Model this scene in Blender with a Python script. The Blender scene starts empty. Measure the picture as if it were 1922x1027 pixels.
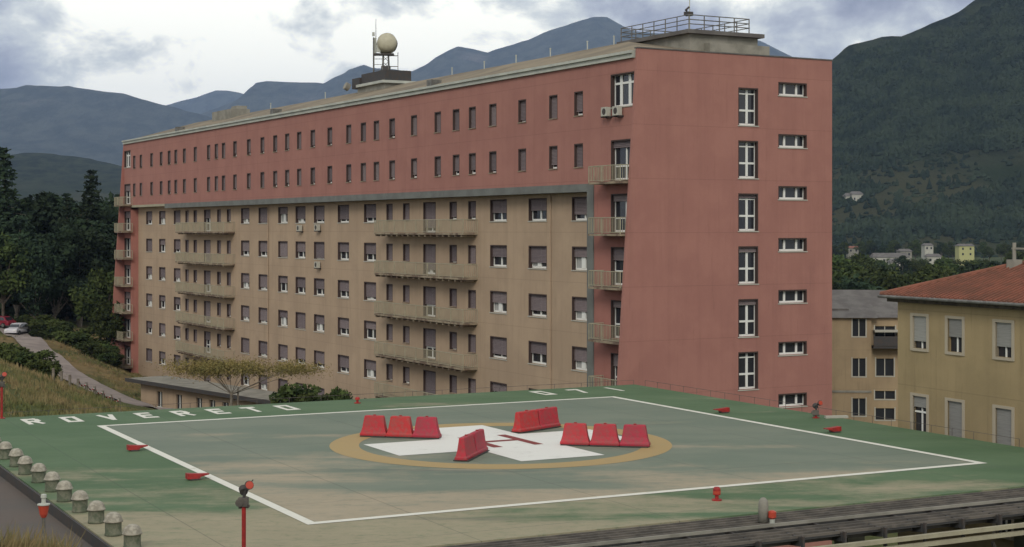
import bpy, bmesh, math, random
import numpy as np
from mathutils import Vector, Matrix, noise
from mathutils.bvhtree import BVHTree
R = math.radians
random.seed(7)
sc = bpy.context.scene
col = sc.collection

# ------------------------------------------------------------ camera
F = 3000.0; CH = 8.5; CX = 961.0; HY = 430.0        # focal length and horizon in pixels of a 1922 px wide frame
cam = bpy.data.objects.new('camera', bpy.data.cameras.new('camera')); col.objects.link(cam)
cam.data.sensor_width = 36; cam.data.lens = F/1922*36; cam.data.shift_y = -83.5/1922
cam.location = (0, 0, CH); cam.rotation_euler = (R(90), 0, 0)
cam.data.clip_start = .5; cam.data.clip_end = 40000
sc.camera = cam
# ------------------------------------------------------------ sky and sun
SUN_EL, SUN_AZ = 33, 190          # azimuth measured from +Y towards +X
w = bpy.data.worlds.new('World'); sc.world = w; w.use_nodes = True
nt = w.node_tree; nt.nodes.clear()
def N(t, k, **kw):
    n = t.nodes.new(k)
    for a, b in kw.items():
        if a in n.inputs.keys() if hasattr(n.inputs, 'keys') else False: n.inputs[a].default_value = b
        else: setattr(n, a, b)
    return n
def mth(t, op, a, b=None, c=None, clamp=False):
    n = t.nodes.new('ShaderNodeMath'); n.operation = op; n.use_clamp = clamp
    for i, v in enumerate((a, b, c)):
        if v is None: continue
        if isinstance(v, (int, float)): n.inputs[i].default_value = v
        else: t.links.new(v, n.inputs[i])
    return n.outputs[0]
def maprange(t, v, a, b, c=0, d=1, smooth=True):
    n = t.nodes.new('ShaderNodeMapRange'); n.interpolation_type = 'SMOOTHSTEP' if smooth else 'LINEAR'
    t.links.new(v, n.inputs[0])
    for i, q in zip((1, 2, 3, 4), (a, b, c, d)): n.inputs[i].default_value = q
    return n.outputs[0]
def mixc(t, f, a, b, mode='MIX'):
    n = t.nodes.new('ShaderNodeMix'); n.data_type = 'RGBA'; n.blend_type = mode
    for i, v in ((0, f), (6, a), (7, b)):
        if isinstance(v, (int, float)): n.inputs[i].default_value = v
        elif isinstance(v, (tuple, list)): n.inputs[i].default_value = (*v[:3], 1)
        else: t.links.new(v, n.inputs[i])
    return n.outputs[2]
def ntex(t, vec, scale, detail=4, rough=.55, dist=0):
    n = t.nodes.new('ShaderNodeTexNoise'); n.inputs['Scale'].default_value = scale
    n.inputs['Detail'].default_value = detail; n.inputs['Roughness'].default_value = rough
    n.inputs['Distortion'].default_value = dist
    if vec is not None: t.links.new(vec, n.inputs['Vector'])
    return n.outputs['Fac']
def mapping(t, vec, s=(1, 1, 1), l=(0, 0, 0), r=(0, 0, 0)):
    n = t.nodes.new('ShaderNodeMapping'); t.links.new(vec, n.inputs[0])
    n.inputs['Scale'].default_value = s; n.inputs['Location'].default_value = l; n.inputs['Rotation'].default_value = r
    return n.outputs[0]
out = nt.nodes.new('ShaderNodeOutputWorld'); bg1 = nt.nodes.new('ShaderNodeBackground'); bg2 = nt.nodes.new('ShaderNodeBackground')
sky = nt.nodes.new('ShaderNodeTexSky'); sky.sky_type = 'NISHITA'; sky.sun_disc = False
sky.sun_elevation = R(SUN_EL); sky.sun_rotation = R(SUN_AZ)
nt.links.new(sky.outputs[0], bg1.inputs[0]); bg1.inputs[1].default_value = .09
tc = nt.nodes.new('ShaderNodeTexCoord').outputs['Generated']
cv = mapping(nt, tc, (1, 1, 1.6), (.35, 0, .12))
c1 = ntex(nt, cv, 6.5, 9, .56, .2)
c2 = ntex(nt, mapping(nt, tc, (1, 1, 1.5), (3, 1, 2)), 19, 8, .6, .25)
c3 = ntex(nt, mapping(nt, tc, (1, 1, 1.4), (7, 4, 1)), 1.6, 3, .5)
s = mth(nt, 'ADD', mth(nt, 'MULTIPLY', c1, .56), mth(nt, 'MULTIPLY', c2, .44))
# thin, bright cloud round the veiled sun
dt = nt.nodes.new('ShaderNodeVectorMath'); dt.operation = 'DOT_PRODUCT'; nt.links.new(tc, dt.inputs[0])
_g = Vector((-.13, 1, .135)).normalized(); dt.inputs[1].default_value = _g
glow = maprange(nt, dt.outputs['Value'], math.cos(R(13)), math.cos(R(1.5)))
s = mth(nt, 'ADD', s, mth(nt, 'MULTIPLY', glow, .06))
cloud = nt.nodes.new('ShaderNodeValToRGB'); nt.links.new(s, cloud.inputs[0])
e = cloud.color_ramp.elements
e[0].position = .38; e[0].color = (.22, .24, .31, 1); e[1].position = .585; e[1].color = (1.15, 1.13, 1.0, 1)
for p, c in ((.43, (.31, .33, .40)), (.48, (.46, .49, .53)), (.525, (.66, .69, .67))):
    k = e.new(p); k.color = (*c, 1)
nt.links.new(cloud.outputs[0], bg2.inputs[0])
sep = nt.nodes.new('ShaderNodeSeparateXYZ'); nt.links.new(tc, sep.inputs[0])
# overcast: the deck overhead is dimmer than its bright rim in front
nt.links.new(maprange(nt, sep.outputs[2], .12, .6, 1.2, 1.05), bg2.inputs[1])
mx = nt.nodes.new('ShaderNodeMixShader'); nt.links.new(maprange(nt, c3, .2, .32, .9, 1.0), mx.inputs[0])
nt.links.new(bg1.outputs[0], mx.inputs[1]); nt.links.new(bg2.outputs[0], mx.inputs[2]); nt.links.new(mx.outputs[0], out.inputs[0])
sun = bpy.data.objects.new('sun', bpy.data.lights.new('sun', 'SUN')); col.objects.link(sun)
sun.data.energy = 1.35; sun.data.angle = R(20); sun.data.color = (1, .95, .86)
_d = Vector((math.sin(R(SUN_AZ))*math.cos(R(SUN_EL)), math.cos(R(SUN_AZ))*math.cos(R(SUN_EL)), math.sin(R(SUN_EL))))
sun.rotation_euler = _d.to_track_quat('Z', 'Y').to_euler(); sun.location = _d*300
sc.view_settings.view_transform = 'Standard'; sc.view_settings.look = 'None'; sc.view_settings.exposure = .23; sc.view_settings.gamma = 1
sc.cycles.volume_bounces = 0

# ------------------------------------------------------------ helpers
def mat(name, c, rough=.85, c2=None, scale=1.0, amt=1.0, detail=5, bump=0, bscale=None, stretch=(1, 1, 1), metal=0, spec=.3, lo=.38, hi=.62, rand=0, coords='Object', streak=0, joint=.55):
    m = bpy.data.materials.new(name); m.use_nodes = True; t = m.node_tree
    b = t.nodes['Principled BSDF']; b.inputs['Roughness'].default_value = rough; b.inputs['Metallic'].default_value = metal
    b.inputs['Specular IOR Level'].default_value = spec
    tcn = t.nodes.new('ShaderNodeTexCoord')
    v = mapping(t, tcn.outputs['Object'] if coords == 'Object' else N(t, 'ShaderNodeNewGeometry').outputs['Position'], stretch)
    cc = None
    if c2 is not None:
        f = maprange(t, ntex(t, v, scale, detail, .6), lo, hi, 0, amt)
        cc = mixc(t, f, c, c2)
    if streak:
        f = maprange(t, ntex(t, mapping(t, v, (1.3, 1.3, .05)), 1.1, 5, .65), .45, .72, 0, streak)
        cc = mixc(t, f, cc if cc is not None else c, tuple(q*.62 for q in c))
        f = maprange(t, ntex(t, mapping(t, v, (3.5, 3.5, .22), (2, 5, 1)), 1.3, 6, .7), .54, .74, 0, streak*1.5)
        cc = mixc(t, f, cc, tuple(q*.55 for q in c))
        f = maprange(t, ntex(t, v, 3.2, 7, .8), .55, .75, 0, streak*.9)
        cc = mixc(t, f, cc, tuple(min(1, q*1.3) for q in c))
        sj = t.nodes.new('ShaderNodeSeparateXYZ'); t.links.new(v, sj.inputs[0])
        j = mth(t, 'LESS_THAN', mth(t, 'FRACT', mth(t, 'DIVIDE', mth(t, 'ADD', sj.outputs[2], 100.0+joint), 3.4)), .014)
        cc = mixc(t, mth(t, 'MULTIPLY', j, .3), cc, tuple(q*.5 for q in c))
    if rand:
        oi = t.nodes.new('ShaderNodeObjectInfo')
        hs = t.nodes.new('ShaderNodeHueSaturation')
        if cc is None: hs.inputs['Color'].default_value = (*c, 1)
        else: t.links.new(cc, hs.inputs['Color'])
        t.links.new(maprange(t, oi.outputs['Random'], 0, 1, 1-rand, 1+rand, False), hs.inputs['Value'])
        t.links.new(maprange(t, oi.outputs['Random'], 0, 1, .5-rand*.06, .5+rand*.06, False), hs.inputs['Hue'])
        cc = hs.outputs[0]
    if cc is None: b.inputs['Base Color'].default_value = (*c, 1)
    else: t.links.new(cc, b.inputs['Base Color'])
    if bump:
        bn = t.nodes.new('ShaderNodeBump'); bn.inputs['Strength'].default_value = bump; bn.inputs['Distance'].default_value = .05 if bscale is None or bscale > 1 else .05/bscale
        t.links.new(ntex(t, v, bscale or scale*6, 5, .6), bn.inputs['Height']); t.links.new(bn.outputs[0], b.inputs['Normal'])
    return m
class MB:
    def __init__(s): s.v = []; s.f = []; s.mi = []; s.cur = 0
    def add(s, vs, fs):
        o = len(s.v); s.v += [tuple(p) for p in vs]; s.f += [tuple(i+o for i in f) for f in fs]; s.mi += [s.cur]*len(fs); return s
    def quad(s, *p): return s.add(p, [tuple(range(len(p)))])
    def box(s, x0, x1, y0, y1, z0, z1):
        return s.add([(x0,y0,z0),(x1,y0,z0),(x1,y1,z0),(x0,y1,z0),(x0,y0,z1),(x1,y0,z1),(x1,y1,z1),(x0,y1,z1)],
                     [(0,3,2,1),(4,5,6,7),(0,1,5,4),(1,2,6,5),(2,3,7,6),(3,0,4,7)])
    def hexa(s, b, t):           # 4 bottom points, 4 top points
        return s.add(list(b)+list(t), [(0,3,2,1),(4,5,6,7),(0,1,5,4),(1,2,6,5),(2,3,7,6),(3,0,4,7)])
    def tube(s, p, q, r0, r1=None, n=8):
        p = Vector(p); q = Vector(q); r1 = r0 if r1 is None else r1; d = (q-p).normalized()
        a = d.orthogonal().normalized(); b = d.cross(a); vs = []
        for c, r in ((p, r0), (q, r1)):
            for i in range(n): an = 2*math.pi*i/n; vs.append(c+a*(math.cos(an)*r)+b*(math.sin(an)*r))
        return s.add(vs, [(i, (i+1) % n, n+(i+1) % n, n+i) for i in range(n)]+[tuple(range(n))[::-1], tuple(range(n, 2*n))])
    def lathe(s, prof, n=16, c=(0, 0, 0)):
        vs = []; fs = []
        for r, z in prof:
            for i in range(n): an = 2*math.pi*i/n; vs.append((c[0]+r*math.cos(an), c[1]+r*math.sin(an), c[2]+z))
        for k in range(len(prof)-1):
            for i in range(n): fs.append((k*n+i, k*n+(i+1) % n, (k+1)*n+(i+1) % n, (k+1)*n+i))
        fs.append(tuple(range(n))[::-1]); fs.append(tuple((len(prof)-1)*n+i for i in range(n)))
        return s.add(vs, fs)
    def prism(s, poly, y0, y1):   # polygon in xz, extruded along y
        n = len(poly); vs = [(x, y0, z) for x, z in poly]+[(x, y1, z) for x, z in poly]
        return s.add(vs, [tuple(range(n)), tuple(range(n, 2*n))[::-1]]+[((i+1) % n, i, n+i, n+(i+1) % n) for i in range(n)])
    def mesh(s, name, mats, smooth=False):
        me = bpy.data.meshes.new(name); me.from_pydata(s.v, [], s.f)
        for m in (mats if isinstance(mats, (list, tuple)) else [mats]): me.materials.append(m)
        me.polygons.foreach_set('material_index', s.mi)
        if smooth: me.polygons.foreach_set('use_smooth', [True]*len(me.polygons))
        me.update(); return me
    def build(s, name, mats, parent=None, loc=(0, 0, 0), rz=0, smooth=False):
        return put(name, s.mesh(name, mats, smooth), parent, loc, rz)
def put(name, me, parent=None, loc=(0, 0, 0), rz=0):
    o = bpy.data.objects.new(name, me); col.objects.link(o); o.location = loc; o.rotation_euler = (0, 0, rz)
    if parent is not None: o.parent = parent
    return o
def tag(o, label=None, cat=None, group=None, kind=None):
    if label: o['label'] = label
    if cat: o['category'] = cat
    if group: o['group'] = group
    if kind: o['kind'] = kind
    return o
def thing(name, label, cat, loc=(0, 0, 0), rz=0, group=None):
    return tag(put(name, None, None, loc, rz), label, cat, group)
def copy_tree(o, parent=None):
    c = o.copy(); col.objects.link(c)
    if parent is not None: c.parent = parent
    for ch in list(o.children): copy_tree(ch, c)
    return c
def bevel(o, wd=.02, seg=2):
    m = o.modifiers.new('bevel', 'BEVEL'); m.width = wd; m.segments = seg; m.limit_method = 'ANGLE'; return o
def W(x, y, Z): return Vector(((x-CX)/F*Z, Z, CH+(HY-y)/F*Z))       # a measured point at distance Z

# ------------------------------------------------------------ materials
M = {}
M['pink'] = mat('pink_render', (.345, .162, .130), .9, (.305, .140, .114), .35, .8, bump=.15, bscale=9, streak=.22)
M['pink_low'] = mat('rose_render', (.345, .148, .118), .9, (.30, .128, .104), .35, .8, bump=.15, bscale=9, streak=.22)
M['tan'] = mat('beige_render', (.41, .30, .205), .9, (.36, .262, .18), .3, .9, bump=.15, bscale=9, streak=.28)
M['greybeam'] = mat('grey_metal_cladding', (.16, .165, .15), .6, (.12, .12, .11), .7, .8)
M['olive'] = mat('olive_rail_paint', (.36, .33, .23), .6, (.28, .25, .18), 2, .6)
M['slab'] = mat('balcony_slab_concrete', (.30, .245, .17), .9, (.10, .06, .045), 1.1, .8)
M['white'] = mat('white_frame_paint', (.70, .70, .66), .5)
M['glass'] = mat('dark_window_glass', (.025, .026, .032), .12, spec=.5)
M['curt'] = mat('pale_curtain', (.42, .42, .40), .9, (.28, .28, .27), 4, 1, stretch=(3, 1, .3))
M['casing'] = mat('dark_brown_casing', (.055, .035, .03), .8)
M['shut'] = mat('mauve_roller_shutter', (.195, .155, .155), .7, (.145, .112, .115), 3, .7, stretch=(.3, .3, 9), rand=.22)
M['shutg'] = mat('grey_roller_shutter', (.27, .265, .245), .7, (.20, .195, .18), 3, .7, stretch=(.3, .3, 9), rand=.2)
M['roof'] = mat('gravel_roof', (.235, .19, .13), .95, (.16, .13, .092), .22, 1, 7, bump=.4, bscale=4)
M['fascia'] = mat('pale_metal_fascia', (.46, .47, .41), .6, (.36, .37, .33), .5, .8)
M['conc'] = mat('weathered_concrete', (.27, .255, .215), .95, (.19, .18, .15), .8, .9, bump=.3, bscale=12)
M['dark'] = mat('dark_steel', (.045, .045, .045), .6, (.07, .05, .04), 3, .6)
M['steel'] = mat('galvanised_steel', (.17, .165, .15), .55, (.10, .095, .085), 2.5, .9, metal=.2)
M['rust'] = mat('rusty_steel', (.135, .118, .10), .8, (.075, .068, .06), 1.6, .9)
M['red'] = mat('red_plastic', (.42, .024, .036), .5, (.30, .05, .05), 6, .9, 7, bump=.15, bscale=8, rand=.12)
M['redp'] = mat('red_paint', (.34, .025, .022), .5, (.22, .02, .02), 5, .8)
M['orange'] = mat('orange_red_lens', (.42, .06, .035), .35)
M['tile'] = mat('clay_roof_tiles', (.23, .088, .057), .9, (.15, .068, .046), .9, .9, bump=.5, bscale=6)
M['stone'] = mat('grey_roof_slates', (.14, .13, .12), .9, (.10, .09, .085), .8, .9)
M['ochre'] = mat('ochre_render', (.335, .255, .138), .9, (.28, .215, .115), .35, .9, bump=.15, bscale=9, streak=.3)
M['sandy'] = mat('sandy_render', (.36, .27, .165), .9, (.30, .225, .14), .35, .9, bump=.15, bscale=9, streak=.3)
M['bark'] = mat('bark', (.10, .08, .06), .95, (.05, .04, .03), 3, .9)
M['palebark'] = mat('pale_bark', (.22, .19, .15), .95, (.12, .10, .08), 3, .9)
M['leafd'] = mat('dark_needles', (.030, .045, .022), .9, (.015, .026, .016), .7, 1, rand=.3, spec=.1)
M['leafm'] = mat('mid_green_leaves', (.062, .080, .024), .9, (.030, .046, .017), .6, 1, rand=.3, spec=.1)
M['leafb'] = mat('brownish_leaves', (.26, .20, .075), .9, (.17, .15, .055), .9, 1, spec=.1)
M['asph'] = mat('grey_brown_asphalt', (.115, .092, .078), .95, (.10, .088, .078), .5, .9, 7, bump=.25, bscale=14)
M['gravelroad'] = mat('pale_gravel_road', (.27, .225, .20), .95, (.20, .165, .15), .6, .9, 7, bump=.3, bscale=8)
M['drygrass'] = mat('dry_grass_blades', (.25, .185, .09), .95, (.12, .13, .045), .25, 1)
M['body_w'] = mat('silver_car_paint', (.50, .48, .50), .3)
M['body_r'] = mat('dark_red_car_paint', (.20, .02, .035), .3)
M['tyre'] = mat('tyre_rubber', (.02, .02, .02), .9)
M['cream'] = mat('cream_wall', (.44, .43, .37), .9, (.36, .34, .29), .6, .8)
M['yellow'] = mat('yellow_wall', (.40, .39, .18), .9)

# ------------------------------------------------------------ haze (real air)
hz = MB().box(-9000, 9000, -300, 14800, -19, 1320).build('haze', [])
tag(hz, kind='stuff'); hm = bpy.data.materials.new('haze_air'); hm.use_nodes = True; t = hm.node_tree
t.nodes.remove(t.nodes['Principled BSDF']); pv = t.nodes.new('ShaderNodeVolumePrincipled')
pv.inputs['Color'].default_value = (.50, .66, 1.0, 1); pv.inputs['Density'].default_value = 6.0e-5; pv.inputs['Anisotropy'].default_value = 0
t.links.new(pv.outputs[0], t.nodes['Material Output'].inputs['Volume']); hz.data.materials.append(hm)

# ------------------------------------------------------------ reference frames
P0 = Vector((7.87, 100.)); TT = Vector((-.484, .875)); VV = Vector((.875, .484))
def fw(t_, v): return P0+TT*t_+VV*v
PA = Vector((-17.714, 68.935)); pa = Vector((.8864, .4629)); pb = Vector((.4629, -.8864))
def pw(u, v): return PA+pa*u+pb*v
PROT = math.atan2(pa.y, pa.x)

# ------------------------------------------------------------ terrain
cps = []
def cp(x, y, z): cps.append((x, y, z))
def cpx(px, py, Z): p = W(px, py, Z); cp(p.x, p.y, p.z)
for a in ((0,612,225),(45,637,203),(95,668,186),(130,700,174),(190,735,160),(262,762,149),(330,775,138)): cpx(*a)
for a in ((0,682,98),(-120,650,98),(80,709,102),(150,738,105),(215,766,108),(40,730,84),(110,760,86),(-60,700,84),(-250,640,100)): cpx(*a)
for a in ((110,640,196),(160,668,186),(205,694,178),(210,694,200),(255,712,185)): cpx(*a)
for u, v, z in ((-14,-6.5,-.9),(-6,-6.5,-.75),(2,-6.3,-1.0),(6,-6.8,-2.8),(12,-8,-6.5),(20,-8,-10),(30,-8,-13),(-3,0,-3),(-3,10,-3.2),(-3,20,-3.4),(-7,0,-.9),(-7,12,-.9),(-7,24,-.9),(-12,0,-.9),(-12,12,-.9),(-12,24,-.8),(-9,30,-.8),(-16,18,-.3),
                (6,5,-8),(15,12,-10.5),(25,25,-12),(5,25,-7),(33,10,-13),(34,30,-12.5),(20,36,-10.5),(5,36,-8)):
    p = pw(u, v); cp(p.x, p.y, z)
for a in ((-80,300,-1),(-45,240,-6),(-120,200,2),(-120,100,3),(-80,250,-1.5),(-60,215,-4.5),(-50,205,-9.2),(-42,190,-10.5),(-20,150,-12.5),(0,118,-14),(0,160,-14),(25,115,-14),(60,90,-14),(60,50,-13),(110,200,-14),(0,300,-14),(100,90,-14),(50,140,-14),
          (-10,120,-12.5),(-30,150,-11.5),(0,0,6.9),(-4,4,6.8),(-5,16,5.2),(-8.2,25,2.75),(-11,32.5,1.0),(-14,40,-.4),(-25,30,4.5),(-30,50,.6),(-3,24,2.9),(0,34,-2),(6,24,0),(20,20,2),(20,30,-6),(30,45,-11),(60,20,-6),(0,-40,9),(-40,-20,10),(60,-40,4)): cp(*a)
cps = np.array(cps)
def kern(d): return d
_n = len(cps); _K = kern(np.linalg.norm(cps[:, None, :2]-cps[None, :, :2], axis=2)); _A = np.zeros((_n+1, _n+1)); _A[:_n, :_n] = _K+np.eye(_n)*0; _A[:_n, _n] = 1; _A[_n, :_n] = 1
_w = np.linalg.solve(_A, np.append(cps[:, 2], 0))
def far_h(x, y): return -14+4.5*np.clip((y-350)/650, 0, 1)+2*np.sin(x*.004)*np.clip((y-350)/650, 0, 1)
def hgt(x, y):
    x = np.asarray(x, float); y = np.asarray(y, float); sh = x.shape; q = np.stack([x.ravel(), y.ravel()], 1)
    r = np.zeros(len(q))
    for i in range(0, len(q), 4000):
        d = np.linalg.norm(q[i:i+4000, None, :]-cps[None, :, :2], axis=2); r[i:i+4000] = d@_w[:_n]+_w[_n]
    r = r.reshape(sh); f = np.clip(np.maximum(np.abs(x)/160-.9, (y-240)/120), 0, 1); f = f*f*(3-2*f)
    return r*(1-f)+far_h(x, y)*f
def h1(x, y): return float(hgt(np.array([x]), np.array([y]))[0])
def steps(a, b, d, lim, g):
    r = list(np.arange(a, b+.01, d)); s_ = d
    while r[-1] < lim: s_ *= g; r.append(r[-1]+s_)
    r[-1] = lim
    return r
xs = steps(0, 70, 1.4, 8800, 1.16); xs = [-q for q in xs[:0:-1]]+xs
ys = [-250, -160, -100, -60, -40, -28]+steps(-20, 250, 1.8, 14500, 1.12)
gx, gy = np.meshgrid(xs, ys); gz = hgt(gx, gy)
vs = [(float(a), float(b), float(c)+.12*noise.noise(Vector((a*.3, b*.3, 0)))*(1 if b > 10 else 0)) for a, b, c in zip(gx.ravel(), gy.ravel(), gz.ravel())]
nx = len(xs); fs = [(j*nx+i, j*nx+i+1, (j+1)*nx+i+1, (j+1)*nx+i) for j in range(len(ys)-1) for i in range(nx-1)]
gm = bpy.data.materials.new('grassy_ground'); gm.use_nodes = True; t = gm.node_tree; b = t.nodes['Principled BSDF']; b.inputs['Roughness'].default_value = .95; b.inputs['Specular IOR Level'].default_value = .1
pos = N(t, 'ShaderNodeNewGeometry').outputs['Position']
dry = mixc(t, maprange(t, ntex(t, pos, .5, 6, .65), .35, .65), (.21, .145, .068), (.13, .105, .05))
grn = mixc(t, maprange(t, ntex(t, pos, .35, 6, .65), .35, .65), (.06, .075, .026), (.10, .10, .04))
sp = t.nodes.new('ShaderNodeSeparateXYZ'); t.links.new(pos, sp.inputs[0])
lf = maprange(t, sp.outputs[0], -40, -12, 0, .35)
fc = mixc(t, maprange(t, mth(t, 'ADD', ntex(t, pos, .11, 5, .6), lf), .41, .55), dry, grn)
fld = mixc(t, maprange(t, ntex(t, pos, .006, 3, .5), .4, .6), (.035, .05, .022), (.07, .08, .035))
fc = mixc(t, maprange(t, sp.outputs[1], 230, 300), fc, fld)
t.links.new(fc, b.inputs['Base Color']); bn = t.nodes.new('ShaderNodeBump'); bn.inputs['Strength'].default_value = .6; bn.inputs['Distance'].default_value = .12
t.links.new(ntex(t, pos, 2.4, 6, .7), bn.inputs['Height']); t.links.new(bn.outputs[0], b.inputs['Normal'])
g = MB(); g.add(vs, fs); ground = g.build('ground', gm, smooth=True); tag(ground, kind='structure')

def ribbon(name, pts, wd, m, lift=.06, n=60):
    P = [Vector(p) for p in pts]; mb = MB(); L = []
    for i in range(n+1):
        s_ = i/n*(len(P)-1); k = min(int(s_), len(P)-2); f = s_-k
        p0 = P[max(k-1, 0)]; p1 = P[k]; p2 = P[k+1]; p3 = P[min(k+2, len(P)-1)]
        q = .5*((2*p1)+(-p0+p2)*f+(2*p0-5*p1+4*p2-p3)*f*f+(-p0+3*p1-3*p2+p3)*f**3); L.append(q)
    vv = []
    for i, q in enumerate(L):
        d = (L[min(i+1, n)]-L[max(i-1, 0)]).normalized(); nrm = Vector((-d.y, d.x))
        ww = wd*(1+.06*noise.noise(Vector((i*.5, 0, 3))))
        zz = max(h1(*(q+nrm*(k*ww/4))) for k in (-2, 0, 2))
        for k in range(-2, 3):
            pp = q+nrm*(k*ww/4); vv.append((pp.x, pp.y, .5*zz+.5*h1(pp.x, pp.y)+lift+.05))
    mb.add(vv, [(i*5+j, i*5+j+1, (i+1)*5+j+1, (i+1)*5+j) for i in range(n) for j in range(4)])
    o = mb.build(name, m, smooth=True); return tag(o, kind='structure')
rp = [W(x, y, Z).xy for x, y, Z in ((-90,598,255),(-20,608,232),(28,636,205),(62,668,190),(104,700,176),(168,738,161),(240,761,150),(320,776,138),(410,800,125))]
ribbon('road', rp, 3.3, M['gravelroad'], .1, 90)

# ------------------------------------------------------------ mountains
def mountain(name, pts, D, db, m, back=.35, gul=.10, nr=46, step=12, zb=-16, pw_=1.25, seed=0, rough=1.0):
    xs_ = [p[0] for p in pts]; x0, x1 = xs_[0], xs_[-1]; n = int((x1-x0)/step)
    vv = []; rows = nr+14
    for j in range(rows+1):
        for i in range(n+1):
            px = x0+(x1-x0)*i/n; py = np.interp(px, xs_, [p[1] for p in pts])
            X = (px-CX)/F*D; hr = CH+(HY-py)/F*D
            if j <= nr:
                s_ = j/nr; y = db+(D-db)*s_; h = zb+(hr-zb)*(s_**pw_)
                env = math.sin(math.pi*min(1, s_*.98))**.7
            else:
                s_ = (j-nr)/14; y = D+D*back*s_; h = zb+(hr-zb)*(1-s_)**1.3; env = s_*(1-s_)*4
            sc_ = D/5
            nn = noise.fractal(Vector((X/sc_, y/sc_*.45, seed)), 1, 2.1, 6)
            rg = abs(noise.noise(Vector((X/sc_*2.1+.6*nn, y/sc_*.35, seed+5))))
            h += (nn*gul*.9-rg*gul*1.1)*hr*env
            h += rough*.004*D*.25*noise.fractal(Vector((X/sc_*9, y/sc_*9, seed)), 1, 2, 4)*(1 if 0 < j else 0)
            vv.append((X, y, h))
    mb = MB(); mb.add(vv, [(j*(n+1)+i, j*(n+1)+i+1, (j+1)*(n+1)+i+1, (j+1)*(n+1)+i) for j in range(rows) for i in range(n)])
    return tag(mb.build(name, m, smooth=True), kind='structure')
def mtmat(name, a, b_, rock, sc_, patch=(.66, .74)):
    m = bpy.data.materials.new(name); m.use_nodes = True; t = m.node_tree; b = t.nodes['Principled BSDF']; b.inputs['Roughness'].default_value = 1; b.inputs['Specular IOR Level'].default_value = .05
    pos = N(t, 'ShaderNodeNewGeometry').outputs['Position']
    pos2 = mapping(t, pos, (1, .4, 1)); c = mixc(t, maprange(t, ntex(t, pos2, sc_, 8, .7), .38, .62), a, b_)
    c = mixc(t, maprange(t, ntex(t, mapping(t, pos, (1, 1, .5)), sc_*.22, 7, .62), *patch), c, rock)
    sp = t.nodes.new('ShaderNodeSeparateXYZ'); t.links.new(pos, sp.inputs[0])
    low = mixc(t, maprange(t, ntex(t, mapping(t, pos, (1, .5, 2)), sc_*.12, 4, .5), .45, .6), (.026, .040, .020), (.062, .064, .034))
    c = mixc(t, maprange(t, sp.outputs[2], 40, 90, .9, 0), c, low)
    t.links.new(c, b.inputs['Base Color']); bn = t.nodes.new('ShaderNodeBump'); bn.inputs['Strength'].default_value = 1; bn.inputs['Distance'].default_value = .5/sc_
    t.links.new(ntex(t, pos2, sc_*1.3, 7, .75), bn.inputs['Height']); t.links.new(bn.outputs[0], b.inputs['Normal'])
    return m
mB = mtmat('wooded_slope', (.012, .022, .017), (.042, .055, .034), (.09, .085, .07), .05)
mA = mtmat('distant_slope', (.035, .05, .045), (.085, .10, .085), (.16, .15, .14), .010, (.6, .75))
right_mt = mountain('mountain', [(0,428),(700,400),(1100,300),(1300,235),(1380,200),(1450,160),(1510,134),(1545,122),(1562,109),(1575,100),(1590,86),(1610,80),(1640,71),(1652,66),(1690,67),(1702,63),(1735,50),(1765,36),(1800,16),(1830,-6),(1880,-30),(1960,-60),(2100,-90),(2350,-100),(2700,-60)], 1700, 900, mB, seed=1.3, gul=.12, nr=70, step=9, pw_=1.15, rough=1.3)
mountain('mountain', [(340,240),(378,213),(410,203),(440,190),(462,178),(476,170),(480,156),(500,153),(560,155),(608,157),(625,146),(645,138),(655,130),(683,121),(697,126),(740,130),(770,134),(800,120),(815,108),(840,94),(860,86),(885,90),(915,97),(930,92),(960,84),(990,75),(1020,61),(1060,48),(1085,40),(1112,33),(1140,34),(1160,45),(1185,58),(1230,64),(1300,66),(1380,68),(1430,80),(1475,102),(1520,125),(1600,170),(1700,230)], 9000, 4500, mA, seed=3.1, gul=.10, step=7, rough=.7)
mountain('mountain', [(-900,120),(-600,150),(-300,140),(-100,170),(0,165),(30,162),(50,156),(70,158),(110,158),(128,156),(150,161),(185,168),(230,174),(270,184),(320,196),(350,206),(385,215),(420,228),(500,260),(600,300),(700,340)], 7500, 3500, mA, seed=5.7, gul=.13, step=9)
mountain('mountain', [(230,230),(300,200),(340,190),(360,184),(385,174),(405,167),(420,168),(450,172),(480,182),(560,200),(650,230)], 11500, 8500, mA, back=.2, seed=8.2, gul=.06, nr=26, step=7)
mountain('hill', [(-2400,300),(-1200,240),(-500,270),(-200,262),(0,292),(60,285),(130,292),(200,305),(300,322),(420,340),(600,360),(900,380)], 2600, 1200, mB, seed=9.4, gul=.08, step=14, rough=1.3)
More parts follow.
